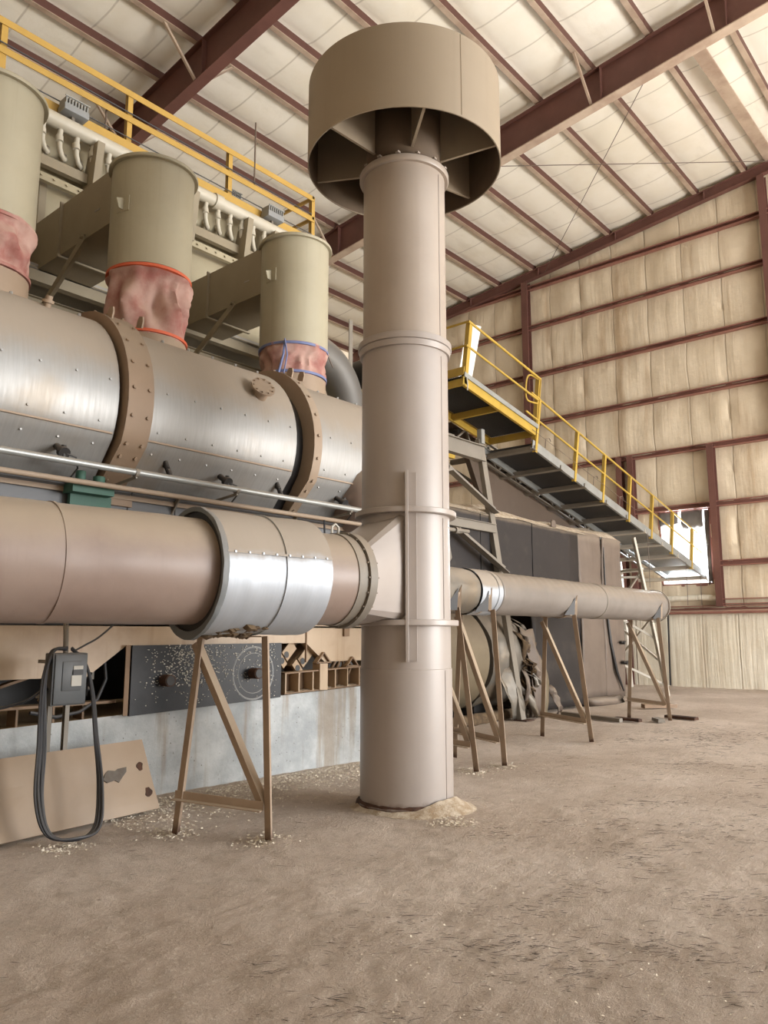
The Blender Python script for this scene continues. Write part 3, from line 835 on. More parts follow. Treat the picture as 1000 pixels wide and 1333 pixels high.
# ------------------------------------------------------------------ dust collector drop ducts
def drop_duct(x, label, strap, seed, bz=(6.95, 7.72), zr=(6.36, 5.42), zt=7.66, y=8.6, flexcol='red', stretch=1.0):
    t = thing('drop_duct', label, 'duct', (x, y, 5.3), 'dust collector drop ducts')
    R = .525
    C_ = lambda z: V((x, y, z))
    m = MB(); m.lathe([(R - .01, zr[0] - .03), (R, zr[0] - .03), (R, zt - .03), (R - .01, zt - .03)], C_(0), n=64, closed=True); m.cyl(C_(zr[0] - .02), C_(zr[0] - .01), R - .02, n=48); m.obj('barrel', M['cream'], t)
    m = MB(); m.lathe([(0, zt), (R + .045, zt), (R + .05, zt - .01), (R + .05, zt - .035), (R + .045, zt - .045), (R - .02, zt - .045), (0, zt - .01)], C_(0), n=64); m.obj('top_rim', M['cream'], t)
    # crumpled flexible connector
    def fr(tt, a):
        e = math.sin(PI * tt)
        cr = nm((math.cos(a) * 1.6, math.sin(a) * 1.6, tt * 2.2 + seed), 1.1)
        fold = .13 * abs(nm((math.cos(a) * 2.6 + seed, math.sin(a) * 2.6, tt * 1.6), 1.0))
        return (R - .005) * (1 - .05 * tt) + e * (.012 + -0 + .11 * stretch * cr - fold * stretch) + .02 * math.exp(-((tt - .1) / .05) ** 2)
    m = MB(); m.wob(C_(zr[1]), C_(zr[0]), lambda tt, a: fr(1 - tt, a), 44, 96); fx = m.obj('flexible_connector', M['red'], t, 60)
    for z_, rr in ((zr[0] - .06, R + .008), (zr[1] + .06, R * .95 + .012)):
        m = MB(); m.wob(C_(z_ - .018), C_(z_ + .018), lambda tt, a: rr + .006, 1, 64); m.obj('clamp_strap', M[strap], fx)
    m = MB(); m.lathe([(R * .95 - .01, 4.9), (R * .95, 4.9), (R * .95, zr[1] + .03), (R * .95 - .01, zr[1] + .03)], C_(0), n=56, closed=True); m.obj('spigot', M['band2'], t)
    # box duct going back to the collector
    hw = .42
    m = MB(); m.box((x - hw, y + .25, bz[0]), (x + hw, 11.25, bz[1]), .006); bx = m.obj('box_duct', M['boxduct'], t)
    m = MB()
    for s in (-1, 1):
        m.bar((x + s * (hw + .02), 10.25, bz[0] - .03), (x + s * (hw + .02), 10.25, bz[1] + .02), .05, .03, up=(0, 1, 0))
    m.bar((x - hw - .04, 10.25, bz[0] - .03), (x + hw + .04, 10.25, bz[0] - .03), .05, .03)
    m.obj('joint_flange', M['boxduct'], bx)
    m = MB(); m.box((x - hw - .006, 9.2, bz[0] + .3), (x - hw + .002, 9.32, bz[0] + .315)); m.obj('weld_mark', M['bagdark'], bx)
    m = MB(); m.ang((x - hw - .03, 9.55, bz[0] + .06), (x - hw - .03, 11.3, bz[0] - 1.0), .1, .012, up=(1, 0, 0), fx=1, fy=1); m.cyl((x - hw - .07, 9.58, bz[0] + .02), (x - hw + .0, 9.58, bz[0] + .02), .03, n=8); m.obj('strut', M['boxduct'], t)
    # lifting lug facing the camera-left
    la = math.atan2(-y, -x) - .75
    ld = V((math.cos(la), math.sin(la), 0))
    q = C_(7.0) + ld * R; tn_ = V((-ld.y, ld.x, 0))
    m = MB(); m.bar(q + V((0, 0, -.1)), q + V((0, 0, .1)), .2, .012, up=ld)
    m.loft([[q + ld * .005 + V((0, 0, .08)) + tn_ * .01, q + ld * .12 + V((0, 0, .03)) + tn_ * .01, q + ld * .08 + V((0, 0, -.08)) + tn_ * .01, q + ld * .005 + V((0, 0, -.08)) + tn_ * .01],
            [q + ld * .005 + V((0, 0, .08)) - tn_ * .01, q + ld * .12 + V((0, 0, .03)) - tn_ * .01, q + ld * .08 + V((0, 0, -.08)) - tn_ * .01, q + ld * .005 + V((0, 0, -.08)) - tn_ * .01]])
    m.obj('lug', M['cream'], t)
    return t, fx
drop_duct(3.2, 'leftmost cream drop duct cut by the photo edge with a red connector', 'red', 1.3, zr=(6.12, 5.45))
drop_duct(5.28, 'middle cream drop duct with a crumpled pink connector and orange straps', 'orange', 4.1, stretch=1.7, zr=(6.24, 5.28))
t3, fx3 = drop_duct(7.83, 'cream drop duct nearest the stack with a red connector and blue straps', 'blue', 8.2, zr=(5.97, 5.42), bz=(6.85, 7.6), zt=7.63, stretch=.8)
m = MB(); m.tube([(7.38, 8.3, 5.93), (7.34, 8.28, 5.7), (7.24, 8.3, 5.3)], .018, 8); m.tube([(7.36, 8.28, 5.95), (7.38, 8.24, 5.7), (7.32, 8.24, 5.4)], .012, 6); m.obj('strap_tail', M['blue'], fx3)

# ------------------------------------------------------------------ baghouse
BH = thing('dust_collector', 'cream dust collector housing behind the three drop ducts', 'dust collector', (6, 12, 4))
m = MB(); m.box((.4, 11.2, 7.0), (9.9, 14.5, 9.5)); m.obj('housing', M['bag'], BH)
for x in (1.3, 3.2, 4.95, 6.6, 7.2, 8.6, 9.8):
    m = MB(); m.bar((x, 11.16, 7.0), (x, 11.16, 8.6), .12, .07, up=(0, 1, 0)); m.obj('wall_rib', M['boxduct'], BH)
m = MB(); m.chan((.4, 10.95, 8.72), (9.8, 10.95, 8.72), .1, .16, .015, fx=-1); m.obj('upper_channel', M['boxduct'], BH)
m = MB(); m.chan((.4, 10.9, 8.42), (9.8, 10.9, 8.42), .08, .12, .015, fx=-1)
for i in range(46): m.cyl((.6 + i * .2, 10.89, 8.42), (.6 + i * .2, 10.87, 8.42), .018, n=6)
m.obj('bolted_channel', M['bag'], BH)
m = MB(); m.cyl((.4, 10.85, 9.36), (9.7, 10.85, 9.36), .115, n=24); hd = m.obj('header_pipe', M['whitepipe'], BH)
for x in (4.2, 7.95):
    m = MB(); m.cyl((x - .08, 10.85, 9.36), (x + .08, 10.85, 9.36), .14, n=24); m.obj('header_coupling', M['whitepipe'], hd)
i = 0; x = 2.6
while x < 9.7:
    m = MB()
    pts = [(x, 10.85, 9.30), (x, 10.88, 9.14), (x + .02, 10.9, 8.99), (x + .07, 10.93, 8.90), (x + .13, 10.98, 8.88), (x + .18, 11.05, 8.93), (x + .2, 11.12, 9.03), (x + .2, 11.2, 9.1)]
    m.tube(pts, .042, 10); m.cyl((x, 10.87, 9.06), (x, 10.885, 9.16), .056, n=12); m.obj('blow_pipe', M['whitepipe'], BH)
    x += .27; i += 1
for x in (1.2, 3.4, 5.55, 7.35, 8.55, 9.2):
    m = MB(); pg = [(10.68, 9.27), (10.95, 9.24), (11.15, 8.5), (10.8, 8.4)]
    m.loft([[V((x, y, z)) for y, z in pg], [V((x + .12, y, z)) for y, z in pg]]); m.obj('header_bracket', M['boxduct'], BH)
# under-structure
m = MB(); m.box((.4, 12.2, 3.4), (10.2, 12.4, 7.0)); m.obj('hopper_wall', M['bag'], BH)
m = MB(); m.box((.4, 10.9, 6.95), (9.9, 12.4, 7.02)); m.obj('floor_plate', M['bagdark'], BH)
for y, z in ((10.95, 6.86), (11.6, 6.7)):
    m = MB(); m.ibeam((.4, y, z), (9.9, y, z), .14, .22, .015); m.obj('floor_beam', M['boxduct'], BH)
for x in (3.9, 6.6, 9.3):
    m = MB(); m.ibeam((x, 11.7, .85), (x, 11.7, 6.6), .16, .16, .015); m.obj('post', M['boxduct'], BH)
for x in (3.3, 5.9, 8.4):
    m = MB(); m.box((x, 11.9, 4.2), (x + 1.3, 12.2, 6.1), .02); m.obj('hopper_panel', M['bag'], BH)

# walkway and yellow guard rail on the collector
GR = thing('guard_rail', 'yellow guard rail along the top of the dust collector', 'guard rail', (6.3, 11, 9.62))
RX = (2.1, 4.12, 6.2, 8.3, 10.45)
for x in RX:
    m = MB(); m.ang((x, 11.0, 9.5), (x, 11.0, 10.66), .09, .012, up=(0, -1, 0), fx=1, fy=-1); m.bar((x + .05, 11.02, 9.5), (x + .05, 11.02, 10.64), .1, .012, up=(0, 1, 0)); m.obj('post', M['yellow'], GR)
m = MB(); m.ang((.4, 10.98, 10.66), (10.5, 10.98, 10.66), .11, .014, fx=-1, fy=-1); m.bar((10.48, 10.98, 10.63), (10.48, 12.4, 10.63), .06, .06); m.obj('top_rail', M['yellow'], GR)
m = MB(); m.ang((.4, 10.98, 10.2), (10.5, 10.98, 10.2), .11, .014, fx=-1, fy=-1); m.bar((10.48, 10.98, 10.17), (10.48, 12.4, 10.17), .06, .06); m.obj('mid_rail', M['yellow'], GR)
m = MB(); m.box((.4, 10.97, 9.5), (10.5, 10.99, 9.73)); m.obj('toe_board', M['yellow'], GR)
m = MB(); m.tube([(.4, 10.94, 9.77), (10.4, 10.94, 9.77)], .01, 6); m.tube([(.4, 10.95, 10.23), (10.4, 10.95, 10.22)], .012, 6); m.obj('wire', M['cable'], GR)
def lamp(x, y, z, label, s=1.0):
    t = thing('floodlight', label, 'floodlight', (x, y, z - .12), 'grey floodlights on the collector')
    m = MB(); m.box((x - .2 * s, y - .14, z - .08), (x + .2 * s, y + .1, z + .04), .02); m.obj('housing', M['lamp'], t)
    m = MB()
    for i in range(8):
        xx_ = x - .17 * s + i * .34 * s / 7
        m.box((xx_ - .01, y - .13, z + .04), (xx_ + .01, y + .09, z + .14))
    m.bar((x - .2 * s, y - .14, z + .14), (x + .2 * s, y - .14, z + .14), .02); m.obj('fins', M['galv'], t)
    m = MB(); m.bar((x, y, z - .14), (x, y, z - .07), .05, .05); m.obj('bracket', M['greysteel'], t)
lamp(5.2, 10.85, 9.62, 'finned grey floodlight clamped to the header pipe between left and middle ducts')
lamp(9.25, 10.85, 9.62, 'finned grey floodlight clamped to the header pipe above the duct nearest the stack')
lamp(9.05, 11.9, 10.3, 'grey floodlight seen through the yellow rail below the roof', .9)
for x, y, z0_, z1_, lab in ((8.9, 10.98, 10.2, 11.5, 'thin dark rod standing up above the yellow rail'), (5.85, 11.05, 9.7, 10.2, 'short grey rod beside the left floodlight')):
    m = MB(); m.cyl((x, y, z0_), (x, y, z1_), .016, n=8); solo(m, 'upright_rod', M['wire'], lab, 'rod')

# grey elbow duct and fan scroll behind the third duct
m = MB(); pts = []
for i in range(15):
    a = PI / 2 - (PI / 2) * i / 14
    pts.append((9.55 + .95 * math.cos(a), 10.0, 5.85 + .95 * math.sin(a)))
pts = [(8.9, 10.0, 6.8)] + pts + [(10.5, 10.0, .6)]
m.tube(pts, .33, 32); ed = solo(m, 'elbow_duct', M['elbow'], 'grey sheet elbow duct curving down behind the stack', 'duct')
m = MB(); m.cyl((9.50, 10, 6.8), (9.56, 10, 6.8), .345, n=32); o = m.obj('joint_band', M['galv'], None); o.parent = ed
FS = thing('blower', 'round beige blower housing below the grey elbow duct', 'blower', (9.6, 10.6, 4.0))
m = MB(); m.cyl((9.6, 10.4, 5.6), (9.6, 10.8, 5.6), .62, n=40); m.obj('scroll', M['bag'], FS)
m = MB(); m.box((9.2, 10.45, 4.0), (10.0, 10.75, 5.2)); m.obj('pedestal', M['bag'], FS)
m = MB(); m.tube([(9.3, 9.6, 7.2), (9.55, 9.62, 6.7), (9.75, 9.65, 6.45)], .012, 6)
solo(m, 'guy_wire', M['wire'], 'thin wire running down to the grey elbow duct', 'wire')

# ------------------------------------------------------------------ foundation and under-machine parts
m = MB()
fy = lambda x: 7.36 - (x - 5) * .03
m.loft([[V((x, fy(x), -.1)), V((x, fy(x), .84 + (x - 4.5) * .035)), V((x, 11.6, .84 + (x - 4.5) * .035)), V((x, 11.6, -.1))] for x in (.6, 3, 4.5, 6.2, 7.9, 9.2)])
solo(m, 'foundation_plinth', M['concrete'], 'long pitted grey concrete plinth under the left machine', 'concrete plinth')
m = MB()
for k in range(300):
    x = random.uniform(6.5, 8.4); r = random.uniform(.015, .05)
    ico = bmesh.ops.create_icosphere(m.b, subdivisions=1, radius=r)
    y_ = fy(x) + random.uniform(.02, .12)
    for v in ico['verts']: v.co = V((v.co.x * 1.6, v.co.y, v.co.z * .5)) + V((x, y_, .86 + (x - 4.5) * .035))
solo(m, 'plinth_dust', M['dust'], 'ridge of sawdust lying on the plinth edge beside the stack', 'sawdust', kind='stuff')

TH_ = thing('machine_base', 'tan machine base housing with angled cut outs above the plinth', 'machine base', (5, 7.6, 1.0))
m = MB()
pg = [(1.2, 1.24), (4.02, 1.24), (4.42, 1.53), (6.95, 1.54), (7.28, 1.3), (9.2, 1.3), (9.2, 1.78), (1.2, 1.72)]
m.loft([[V((x, 7.3, z)) for x, z in pg], [V((x, 7.42, z)) for x, z in pg]]); m.obj('side_plate', M['tanhouse'], TH_)
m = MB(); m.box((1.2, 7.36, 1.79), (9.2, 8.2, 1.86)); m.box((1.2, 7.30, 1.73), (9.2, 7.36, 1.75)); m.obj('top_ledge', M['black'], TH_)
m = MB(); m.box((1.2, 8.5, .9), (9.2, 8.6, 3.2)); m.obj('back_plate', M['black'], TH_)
m = MB(); m.box((6.94, 7.285, 1.3), (6.955, 7.31, 1.77)); m.obj('plate_joint', M['tanarm'], TH_)
m = MB(); m.box((7.62, 7.27, 1.62), (7.72, 7.3, 1.78)); m.obj('plate_cleat', M['tanarm'], TH_)
# black side sheet with two pipe stubs
SS = thing('side_sheet', 'dark speckled steel sheet with two round stubs on the plinth', 'steel sheet', (5.5, 7.3, .85))
m = MB(); pg = [(4.47, .83), (6.5, .9), (6.5, 1.545), (4.47, 1.535)]
m.loft([[V((x, 7.255, z)) for x, z in pg], [V((x, 7.29, z)) for x, z in pg]]); m.obj('sheet', M['darkpanel'], SS)
m = MB()
for i in range(800):
    x = 4.6 + 1.85 * random.random() ** .8; z_ = random.uniform(1.1, 1.53) if random.random() < .8 else random.uniform(.9, 1.5)
    if random.random() < .5: x = random.gauss(5.15, .22)
    if 4.5 < x < 6.45: m.box((x, 7.247, z_), (x + random.uniform(.004, .018), 7.256, z_ + random.uniform(.004, .012)))
m.obj('dust_specks', M['plate'], SS)['kind'] = 'stuff'
m = MB(); m.ang((4.44, 7.24, .84), (4.44, 7.24, 1.54), .05, .01, up=(0, 1, 0)); m.obj('edge_angle', M['tanarm'], SS)
for x, z_ in ((4.86, 1.17), (6.05, 1.2)):
    m = MB(); m.cyl((x, 7.27, z_), (x - .01, 7.12, z_), .062, n=24); s_ = m.obj('pipe_stub', M['rust'], SS)
    m = MB(); m.cyl((x - .01, 7.125, z_), (x - .01, 7.115, z_), .05, n=20); m.obj('plug', M['black'], s_)
m = MB(); m.lathe([(.29, 0), (.3, .004), (.31, 0)], (6.07, 7.254, 1.2), (0, -1, 0), n=48); m.lathe([(.225, 0), (.23, .003), (.235, 0)], (6.07, 7.254, 1.2), (0, -1, 0), n=48); m.obj('ring_mark', M['lamp'], SS)
# bay channel with dividers
BC = thing('bay_channel', 'tan channel with small open bays on the plinth beside the stack', 'channel', (7.4, 7.3, .9))
zc = lambda x: .93 + (x - 6.55) * .03
for a, b2, nme in ((0, .012, 'bottom_flange'), (.24, .255, 'top_flange')):
    m = MB(); m.loft([[V((x, y, zc(x) + q)) for y, q in ((7.24, a), (7.24, b2), (7.42, b2), (7.42, a))] for x in (6.55, 8.6)]); m.obj(nme, M['tanarm'], BC)
m = MB(); m.loft([[V((x, y, zc(x) + q)) for y, q in ((7.4, 0), (7.4, .25), (7.42, .25), (7.42, 0))] for x in (6.55, 8.6)]); m.obj('web', M['tanarm'], BC)
for x in (6.56, 6.78, 7.02, 7.2, 7.42, 7.65, 7.88, 8.1):
    m = MB(); m.box((x, 7.242, zc(x)), (x + .015, 7.41, zc(x) + .25)); m.obj('divider', M['tanhouse'], BC)
m = MB(); m.box((7.13, 7.225, zc(7.2)), (7.27, 7.36, zc(7.2) + .33)); m.obj('pillar_block', M['tanhouse'], BC)
for x, s_ in ((7.24, .13), (7.78, .12)):
    m = MB(); b0 = zc(x) + (.33 if x < 7.5 else .255)
    for p, q in (((x - s_, b0), (x, b0 + s_ * 1.05)), ((x, b0 + s_ * 1.05), (x + s_, b0))):
        m.bar((p[0], 7.3, p[1]), (q[0], 7.3, q[1]), .08, .018)
    m.bar((x - s_, 7.3, b0 + .01), (x + s_, 7.3, b0 + .01), .08, .016); m.obj('angle_bracket', M['tanarm'], BC)
# inclined arms with holes
for p0, p1 in (((6.84, 7.50, 1.20), (7.30, 7.54, 1.62)), ((6.58, 7.50, 1.30), (6.98, 7.54, 1.66))):
    m = MB(); m.bar(p0, p1, .16, .15, up=(0, 0, 1)); ar = m.obj('inclined_arm', M['tanarm'], TH_)
    for q0_, q1_, nme in ((0, .16, 'hole_plate'), (.2, .62, 'arm_pad')):
        m = MB(); m.bar(V(p0).lerp(V(p1), q0_) + V((0, -.12, 0)), V(p0).lerp(V(p1), q1_) + V((0, -.12, 0)), .03, .15 if q0_ else .19, up=(0, 0, 1)); m.obj(nme, M['tanhouse'], ar)
    for q in (.07, .27):
        m = MB(); c_ = V(p0).lerp(V(p1), q) + V((0, -.13, 0)); m.cyl(c_, c_ + V((0, -.012, 0)), .04, n=16); m.obj('hole', M['black'], ar)
# coil spring
m = MB(); pts = []
c0 = V((7.50, 7.50, 1.30)); ax = V((.34, -.02, -.14)); e1 = V((.37, 0, .93)).normalized() * .12; e2 = V((0, 1, 0)) * .12
for i in range(121):
    t = i / 120; a = t * 2 * PI * 5
    pts.append(c0 + ax * t + e1 * math.cos(a) + e2 * math.sin(a))
m.tube(pts, .018, 8); solo(m, 'coil_spring', M['tanarm'], 'dusty coil spring lying under the machine base beside the stack', 'spring')
# left undercarriage clutter
UC = thing('undercarriage', 'tan undercarriage frame in shadow behind the switch box', 'machine frame', (3.2, 7.5, .8))
for p0, p1 in (((2.0, 7.5, 1.0), (3.0, 7.5, 1.3)), ((2.6, 7.45, .98), (3.5, 7.45, 1.25)), ((3.62, 7.42, 1.02), (3.8, 7.42, 1.18)), ((3.8, 7.42, 1.18), (4.0, 7.42, 1.02))):
    m = MB(); m.bar(p0, p1, .1, .025); m.obj('diagonal', M['tanarm'], UC)
m = MB(); m.box((1.2, 7.4, .96), (4.4, 7.6, .985)); m.obj('shelf', M['tanarm'], UC)
for x in (2.1, 2.55, 3.0, 3.4, 3.75, 4.05):
    m = MB(); m.box((x, 7.42, .78), (x + .02, 7.6, .97)); m.obj('web_plate', M['tanarm'], UC)
m = MB(); m.box((2.75, 7.36, 1.0), (3.2, 7.5, 1.2), .01); m.obj('junction_box', M['tanarm'], UC)
m = MB(); m.tube([(4.0, 7.5, 1.42), (4.15, 7.48, 1.46), (4.28, 7.46, 1.4), (4.3, 7.44, 1.2), (4.2, 7.42, 1.0), (4.0, 7.38, .9), (3.75, 7.36, .87), (3.5, 7.36, .93)], .018, 8); m.obj('hose', M['cable'], UC)
m = MB(); m.cyl((4.05, 7.6, 1.38), (4.2, 7.52, 1.38), .08, n=16); m.box((4.03, 7.5, 1.2), (4.2, 7.6, 1.32)); m.obj('motor', M['greysteel'], UC)

# ------------------------------------------------------------------ leaning sheet, switch, cables
m = MB()
q0, q1, q2, q3 = V((2.2, 6.42, .02)), V((4.47, 6.68, .02)), V((4.40, 6.92, .635)), V((2.2, 6.72, .62))
nrm = (q1 - q0).cross(q3 - q0).normalized()
rows = []
for i in range(17):
    a = q0.lerp(q1, i / 16); b2 = q3.lerp(q2, i / 16)
    rows.append([a.lerp(b2, j / 8) + nrm * .005 * nm((i * .5, j * .4, 0), .9) for j in range(9)])
m.grid(rows)
sh = solo(m, 'leaning_panel', M['sheet'], 'tan sheet metal panel leaning on the plinth behind the black cables', 'metal panel', smooth=0)
sh.modifiers.new('s', 'SOLIDIFY').thickness = .02
m = MB(); c_ = q0.lerp(q1, .82).lerp(q3.lerp(q2, .82), .56) - nrm * .0
ex, ey = (q1 - q0).normalized(), (q3 - q0).normalized()
sgn = 1 if nrm.y < 0 else -1
pl = [(-.12, -.03), (-.08, -.06), (.0, -.05), (.04, -.075), (.09, -.03), (.14, .01), (.15, .055), (.05, .05), (.02, .035), (-.05, .05), (-.09, .02)]
m.loft([[c_ + ex * a + ey * b2 + nrm * sgn * .012 for a, b2 in pl], [c_ + ex * a + ey * b2 + nrm * sgn * .026 for a, b2 in pl]])
for fx2, fy2, r2 in ((.955, .62, .035), (.965, .25, .04)):
    c2_ = q0.lerp(q1, fx2).lerp(q3.lerp(q2, fx2), fy2)
    pl2 = [(math.cos(a) * r2 * (1 + .3 * math.sin(3 * a + fy2 * 9)), math.sin(a) * r2 * 1.2) for a in (q * PI / 6 for q in range(12))]
    k2_ = MB(); k2_.loft([[c2_ + ex * a + ey * b2 + nrm * sgn * .012 for a, b2 in pl2], [c2_ + ex * a + ey * b2 + nrm * sgn * .024 for a, b2 in pl2]])
    k2_.obj('rust_spot', M['rust'], None).parent = sh
o = m.obj('bare_patch', M['rustpatch'], None); o.parent = sh; o['label'] = 'bare grey patch where paint has come off'

SW = thing('disconnect_switch', 'grey electrical disconnect box on strut posts beside the left pipe', 'switch box', (3.42, 6.55, 0))
m = MB(); m.box((3.27, 6.52, 1.05), (3.585, 6.665, 1.49), .012); m.obj('enclosure', M['switch'], SW)
m = MB(); m.box((3.285, 6.505, 1.06), (3.575, 6.525, 1.48), .01); dd = m.obj('door', M['switch'], SW)
m = MB(); m.box((3.35, 6.497, 1.17), (3.52, 6.507, 1.42), .006); m.obj('raised_panel', M['switch'], dd)
m = MB(); m.box((3.43, 6.49, 1.21), (3.52, 6.498, 1.30)); m.obj('rating_plate', M['plate'], dd)
m = MB(); m.box((3.445, 6.49, 1.35), (3.53, 6.498, 1.38)); m.obj('warning_plate', M['plate'], dd)
m = MB(); m.box((3.44, 6.485, 1.305), (3.53, 6.497, 1.345)); m.obj('latch_window', M['black'], dd)
m = MB(); m.box((3.585, 6.54, 1.12), (3.61, 6.6, 1.22)); m.bar((3.6, 6.56, 1.2), (3.63, 6.54, 1.32), .02, .03); m.obj('handle', M['black'], SW)
for x in (3.45, 3.61):
    m = MB(); m.chan((x, 6.86, 0), (x, 6.86, 1.42), .04, .05, .006, up=(0, 1, 0)); m.obj('strut_post', M['greysteel'], SW)
m = MB(); m.box((3.3, 6.66, 1.1), (3.64, 6.85, 1.13)); m.box((3.3, 6.66, 1.4), (3.64, 6.85, 1.43)); m.obj('cross_strut', M['greysteel'], SW)
m = MB(); m.cyl((3.44, 6.64, 1.48), (3.46, 6.75, 2.2), .022, n=12); m.obj('riser_conduit', M['greysteel'], SW)
for s_ in (-1, 1):
    m = MB(); xx_ = 3.26 if s_ < 0 else 3.6; m.cyl((xx_, 6.6, 1.2), (xx_ + s_ * .04, 6.58, 1.16), .025, n=10); m.obj('gland', M['black'], SW)
def hang(pts, r, n=60):
    """smooth curve through points (Catmull-Rom)"""
    P_ = [V(p) for p in pts]; P_ = [P_[0] * 2 - P_[1]] + P_ + [P_[-1] * 2 - P_[-2]]
    out = []
    segs_ = len(P_) - 3
    for s_ in range(segs_):
        a, b2, c2, d_ = P_[s_:s_ + 4]
        for i in range(n // segs_):
            t = i / (n // segs_)
            out.append(.5 * ((2 * b2) + (c2 - a) * t + (2 * a - 5 * b2 + 4 * c2 - d_) * t * t + (3 * b2 - a - 3 * c2 + d_) * t ** 3))
    out.append(P_[-2])
    return out
for k in range(5):
    o1 = (0, .045, .02, .075, .055)[k]; dy = k * .018
    pts = [(3.42, 6.58, 1.52 + k * .004), (3.29, 6.6 - k * .01, 1.50), (3.225 - o1 * .6, 6.54 - k * .012, 1.25), (3.20 - o1 * .8, 6.42, .75), (3.16 - o1, 6.33 - k * .012, .35), (3.20 - o1 * .6, 6.24 - k * .012, .09), (3.38, 6.17 - k * .014, .025 + k * .006),
           (3.56 + o1 * .4, 6.22 - k * .012, .09), (3.63 + o1 * .3, 6.32 - k * .01, .4), (3.62 + o1 * .3, 6.40, .8), (3.62 + o1 * .2, 6.49, 1.15), (3.58, 6.55, 1.4), (3.47, 6.6, 1.52 + k * .004)]
    m = MB(); m.tube(hang(pts, 0, 96), .0125, 8)
    solo(m, 'cable_loop', M['cable'], ('outermost', 'second', 'middle', 'fourth', 'innermost')[k] + ' strand of the black cable coil hanging from the switch box', 'cable', 'black cables on the switch box')
m = MB(); m.tube(hang([(3.5, 6.62, 1.5), (3.62, 6.66, 1.55), (3.8, 6.72, 1.63), (4.05, 6.8, 1.8)], 0, 30), .009, 6)
solo(m, 'feed_wire', M['cable'], 'single thin black wire rising from the switch box to the left pipe', 'wire')
m = MB(); m.tube(hang([(3.27, 6.62, 1.2), (3.1, 6.7, 1.08), (2.7, 6.9, .98), (2.2, 7.0, .9)], 0, 30), .012, 6)
solo(m, 'trailing_wire', M['cable'], 'dusty wire trailing left from the switch box side', 'wire')

# ------------------------------------------------------------------ dark hopper box and wrecked drum on the right
HB = thing('steel_hopper', 'large dark steel hopper box with a dust covered top right of the stack', 'hopper', (15, 9.3, 0))
HY = 8.65
def panel(x0, x1, z0, z1, mat, name, buckle=0.0, seed=0.0):
    m = MB(); P = []
    for i in range(13):
        x = x0 + (x1 - x0) * i / 12
        P.append([V((x, HY - buckle * (.6 * math.sin(PI * i / 12) + nm((x, j * .3, seed), 1.1)) , z0 + (z1 - z0) * j / 16)) for j in range(17)])
    R_ = m.grid(P)
    o = m.obj(name, mat, HB); s_ = o.modifiers.new('s', 'SOLIDIFY'); s_.thickness = .03
    return o
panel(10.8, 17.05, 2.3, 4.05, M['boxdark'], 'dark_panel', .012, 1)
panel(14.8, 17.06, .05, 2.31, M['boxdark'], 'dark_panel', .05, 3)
for x_ in (12.9, 14.9):
    m = MB(); m.box((x_, HY - .05, 2.3), (x_ + .012, HY - .01, 4.03)); m.obj('panel_seam', M['black'], HB)
panel(17.05, 18.3, .1, 4.08, M['boxlight'], 'dusty_panel', .06, 4)
panel(18.29, 19.4, .1, 4.05, M['boxlight'], 'dusty_panel', .06, 6)
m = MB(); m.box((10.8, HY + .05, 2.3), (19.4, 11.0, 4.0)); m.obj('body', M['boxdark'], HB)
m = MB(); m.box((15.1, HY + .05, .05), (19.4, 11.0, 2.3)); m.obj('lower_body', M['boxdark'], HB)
m = MB(); P = []
for i in range(42):
    x = 10.75 + (19.45 - 10.75) * i / 41
    P.append([V((x, HY - .06 + 2.4 * j / 12, 4.03 + .06 * nm((x, j, 0), .8) + (.42 * math.sin(PI * min(1, max(0, j / 12))) ** .7) * (.8 + .35 * nm((x * .6, 0, 2), 1.0)) * (1 if x > 12 else max(.2, (x - 10.3) / 1.7)))) for j in range(13)])
m.grid(P); m.obj('dust_heap', M['dust'], HB)
m = MB(); q = V((15.9, HY - .04, 4.06)); m.prism([(-.1, 0), (.1, 0), (.1, .1), (.05, .16), (-.05, .16), (-.1, .1)], q, q + V((0, .03, 0)), up=(0, 0, 1)); m.obj('lifting_lug', M['boxlight'], HB)
m = MB()
for x, z_ in ((19.1, 2.1), (19.05, 1.45), (19.15, .95)):
    m.cyl((x, HY - .02, z_), (x + .02, HY - .2, z_ - .01), .05, n=10); m.bar((x - .14, HY - .17, z_), (x + .1, HY - .17, z_ + .02), .04)
m.obj('latch_stub', M['black'], HB)
m = MB()
m.tube([(18.35, HY - .07, 3.8), (18.37, HY - .07, 2.4), (18.5, HY - .08, 1.45), (18.75, HY - .1, .72), (19.1, HY - .1, .25)], [.012, .02, .045, .045, .02], 6)
m.obj('split_gap', M['black'], HB)
m = MB(); m.loft([[V((17.1, HY - .1, .2)), V((17.6, HY - .2, .18)), V((18.2, HY - .25, .16)), V((18.8, HY - .15, .18))], [V((17.1, HY - .12, .0)), V((17.6, HY - .26, .0)), V((18.2, HY - .32, .0)), V((18.9, HY - .2, .0))]], False, False); o = m.obj('torn_hem', M['boxlight'], HB); o.modifiers.new('s', 'SOLIDIFY').thickness = .02

WD = thing('insulated_drum', 'dented horizontal drum with torn cladding low behind the right pipe', 'drum', (11.8, 9.35, 0))
wy, wz, wr = 9.35, 1.2, 1.02
m = MB(); m.wob((9.6, wy, wz), (12.72, wy, wz), lambda t, a: wr, 4, 64); m.obj('beige_shell', M['drumb'], WD)
m = MB(); m.wob((12.73, wy, wz), (12.82, wy, wz), lambda t, a: wr - .06, 1, 64); m.obj('dark_joint', M['black'], WD)
m = MB(); m.wob((12.82, wy, wz), (14.0, wy, wz), lambda t, a: wr + .02 + .05 * nm((math.cos(a) * 2, math.sin(a) * 2, t * 4), 1.2) - .08 * max(0, nm((math.cos(a) * 3, math.sin(a) * 3, t * 3 + 4), 1)), 28, 90); m.obj('crumpled_cladding', M['drumg'], WD)
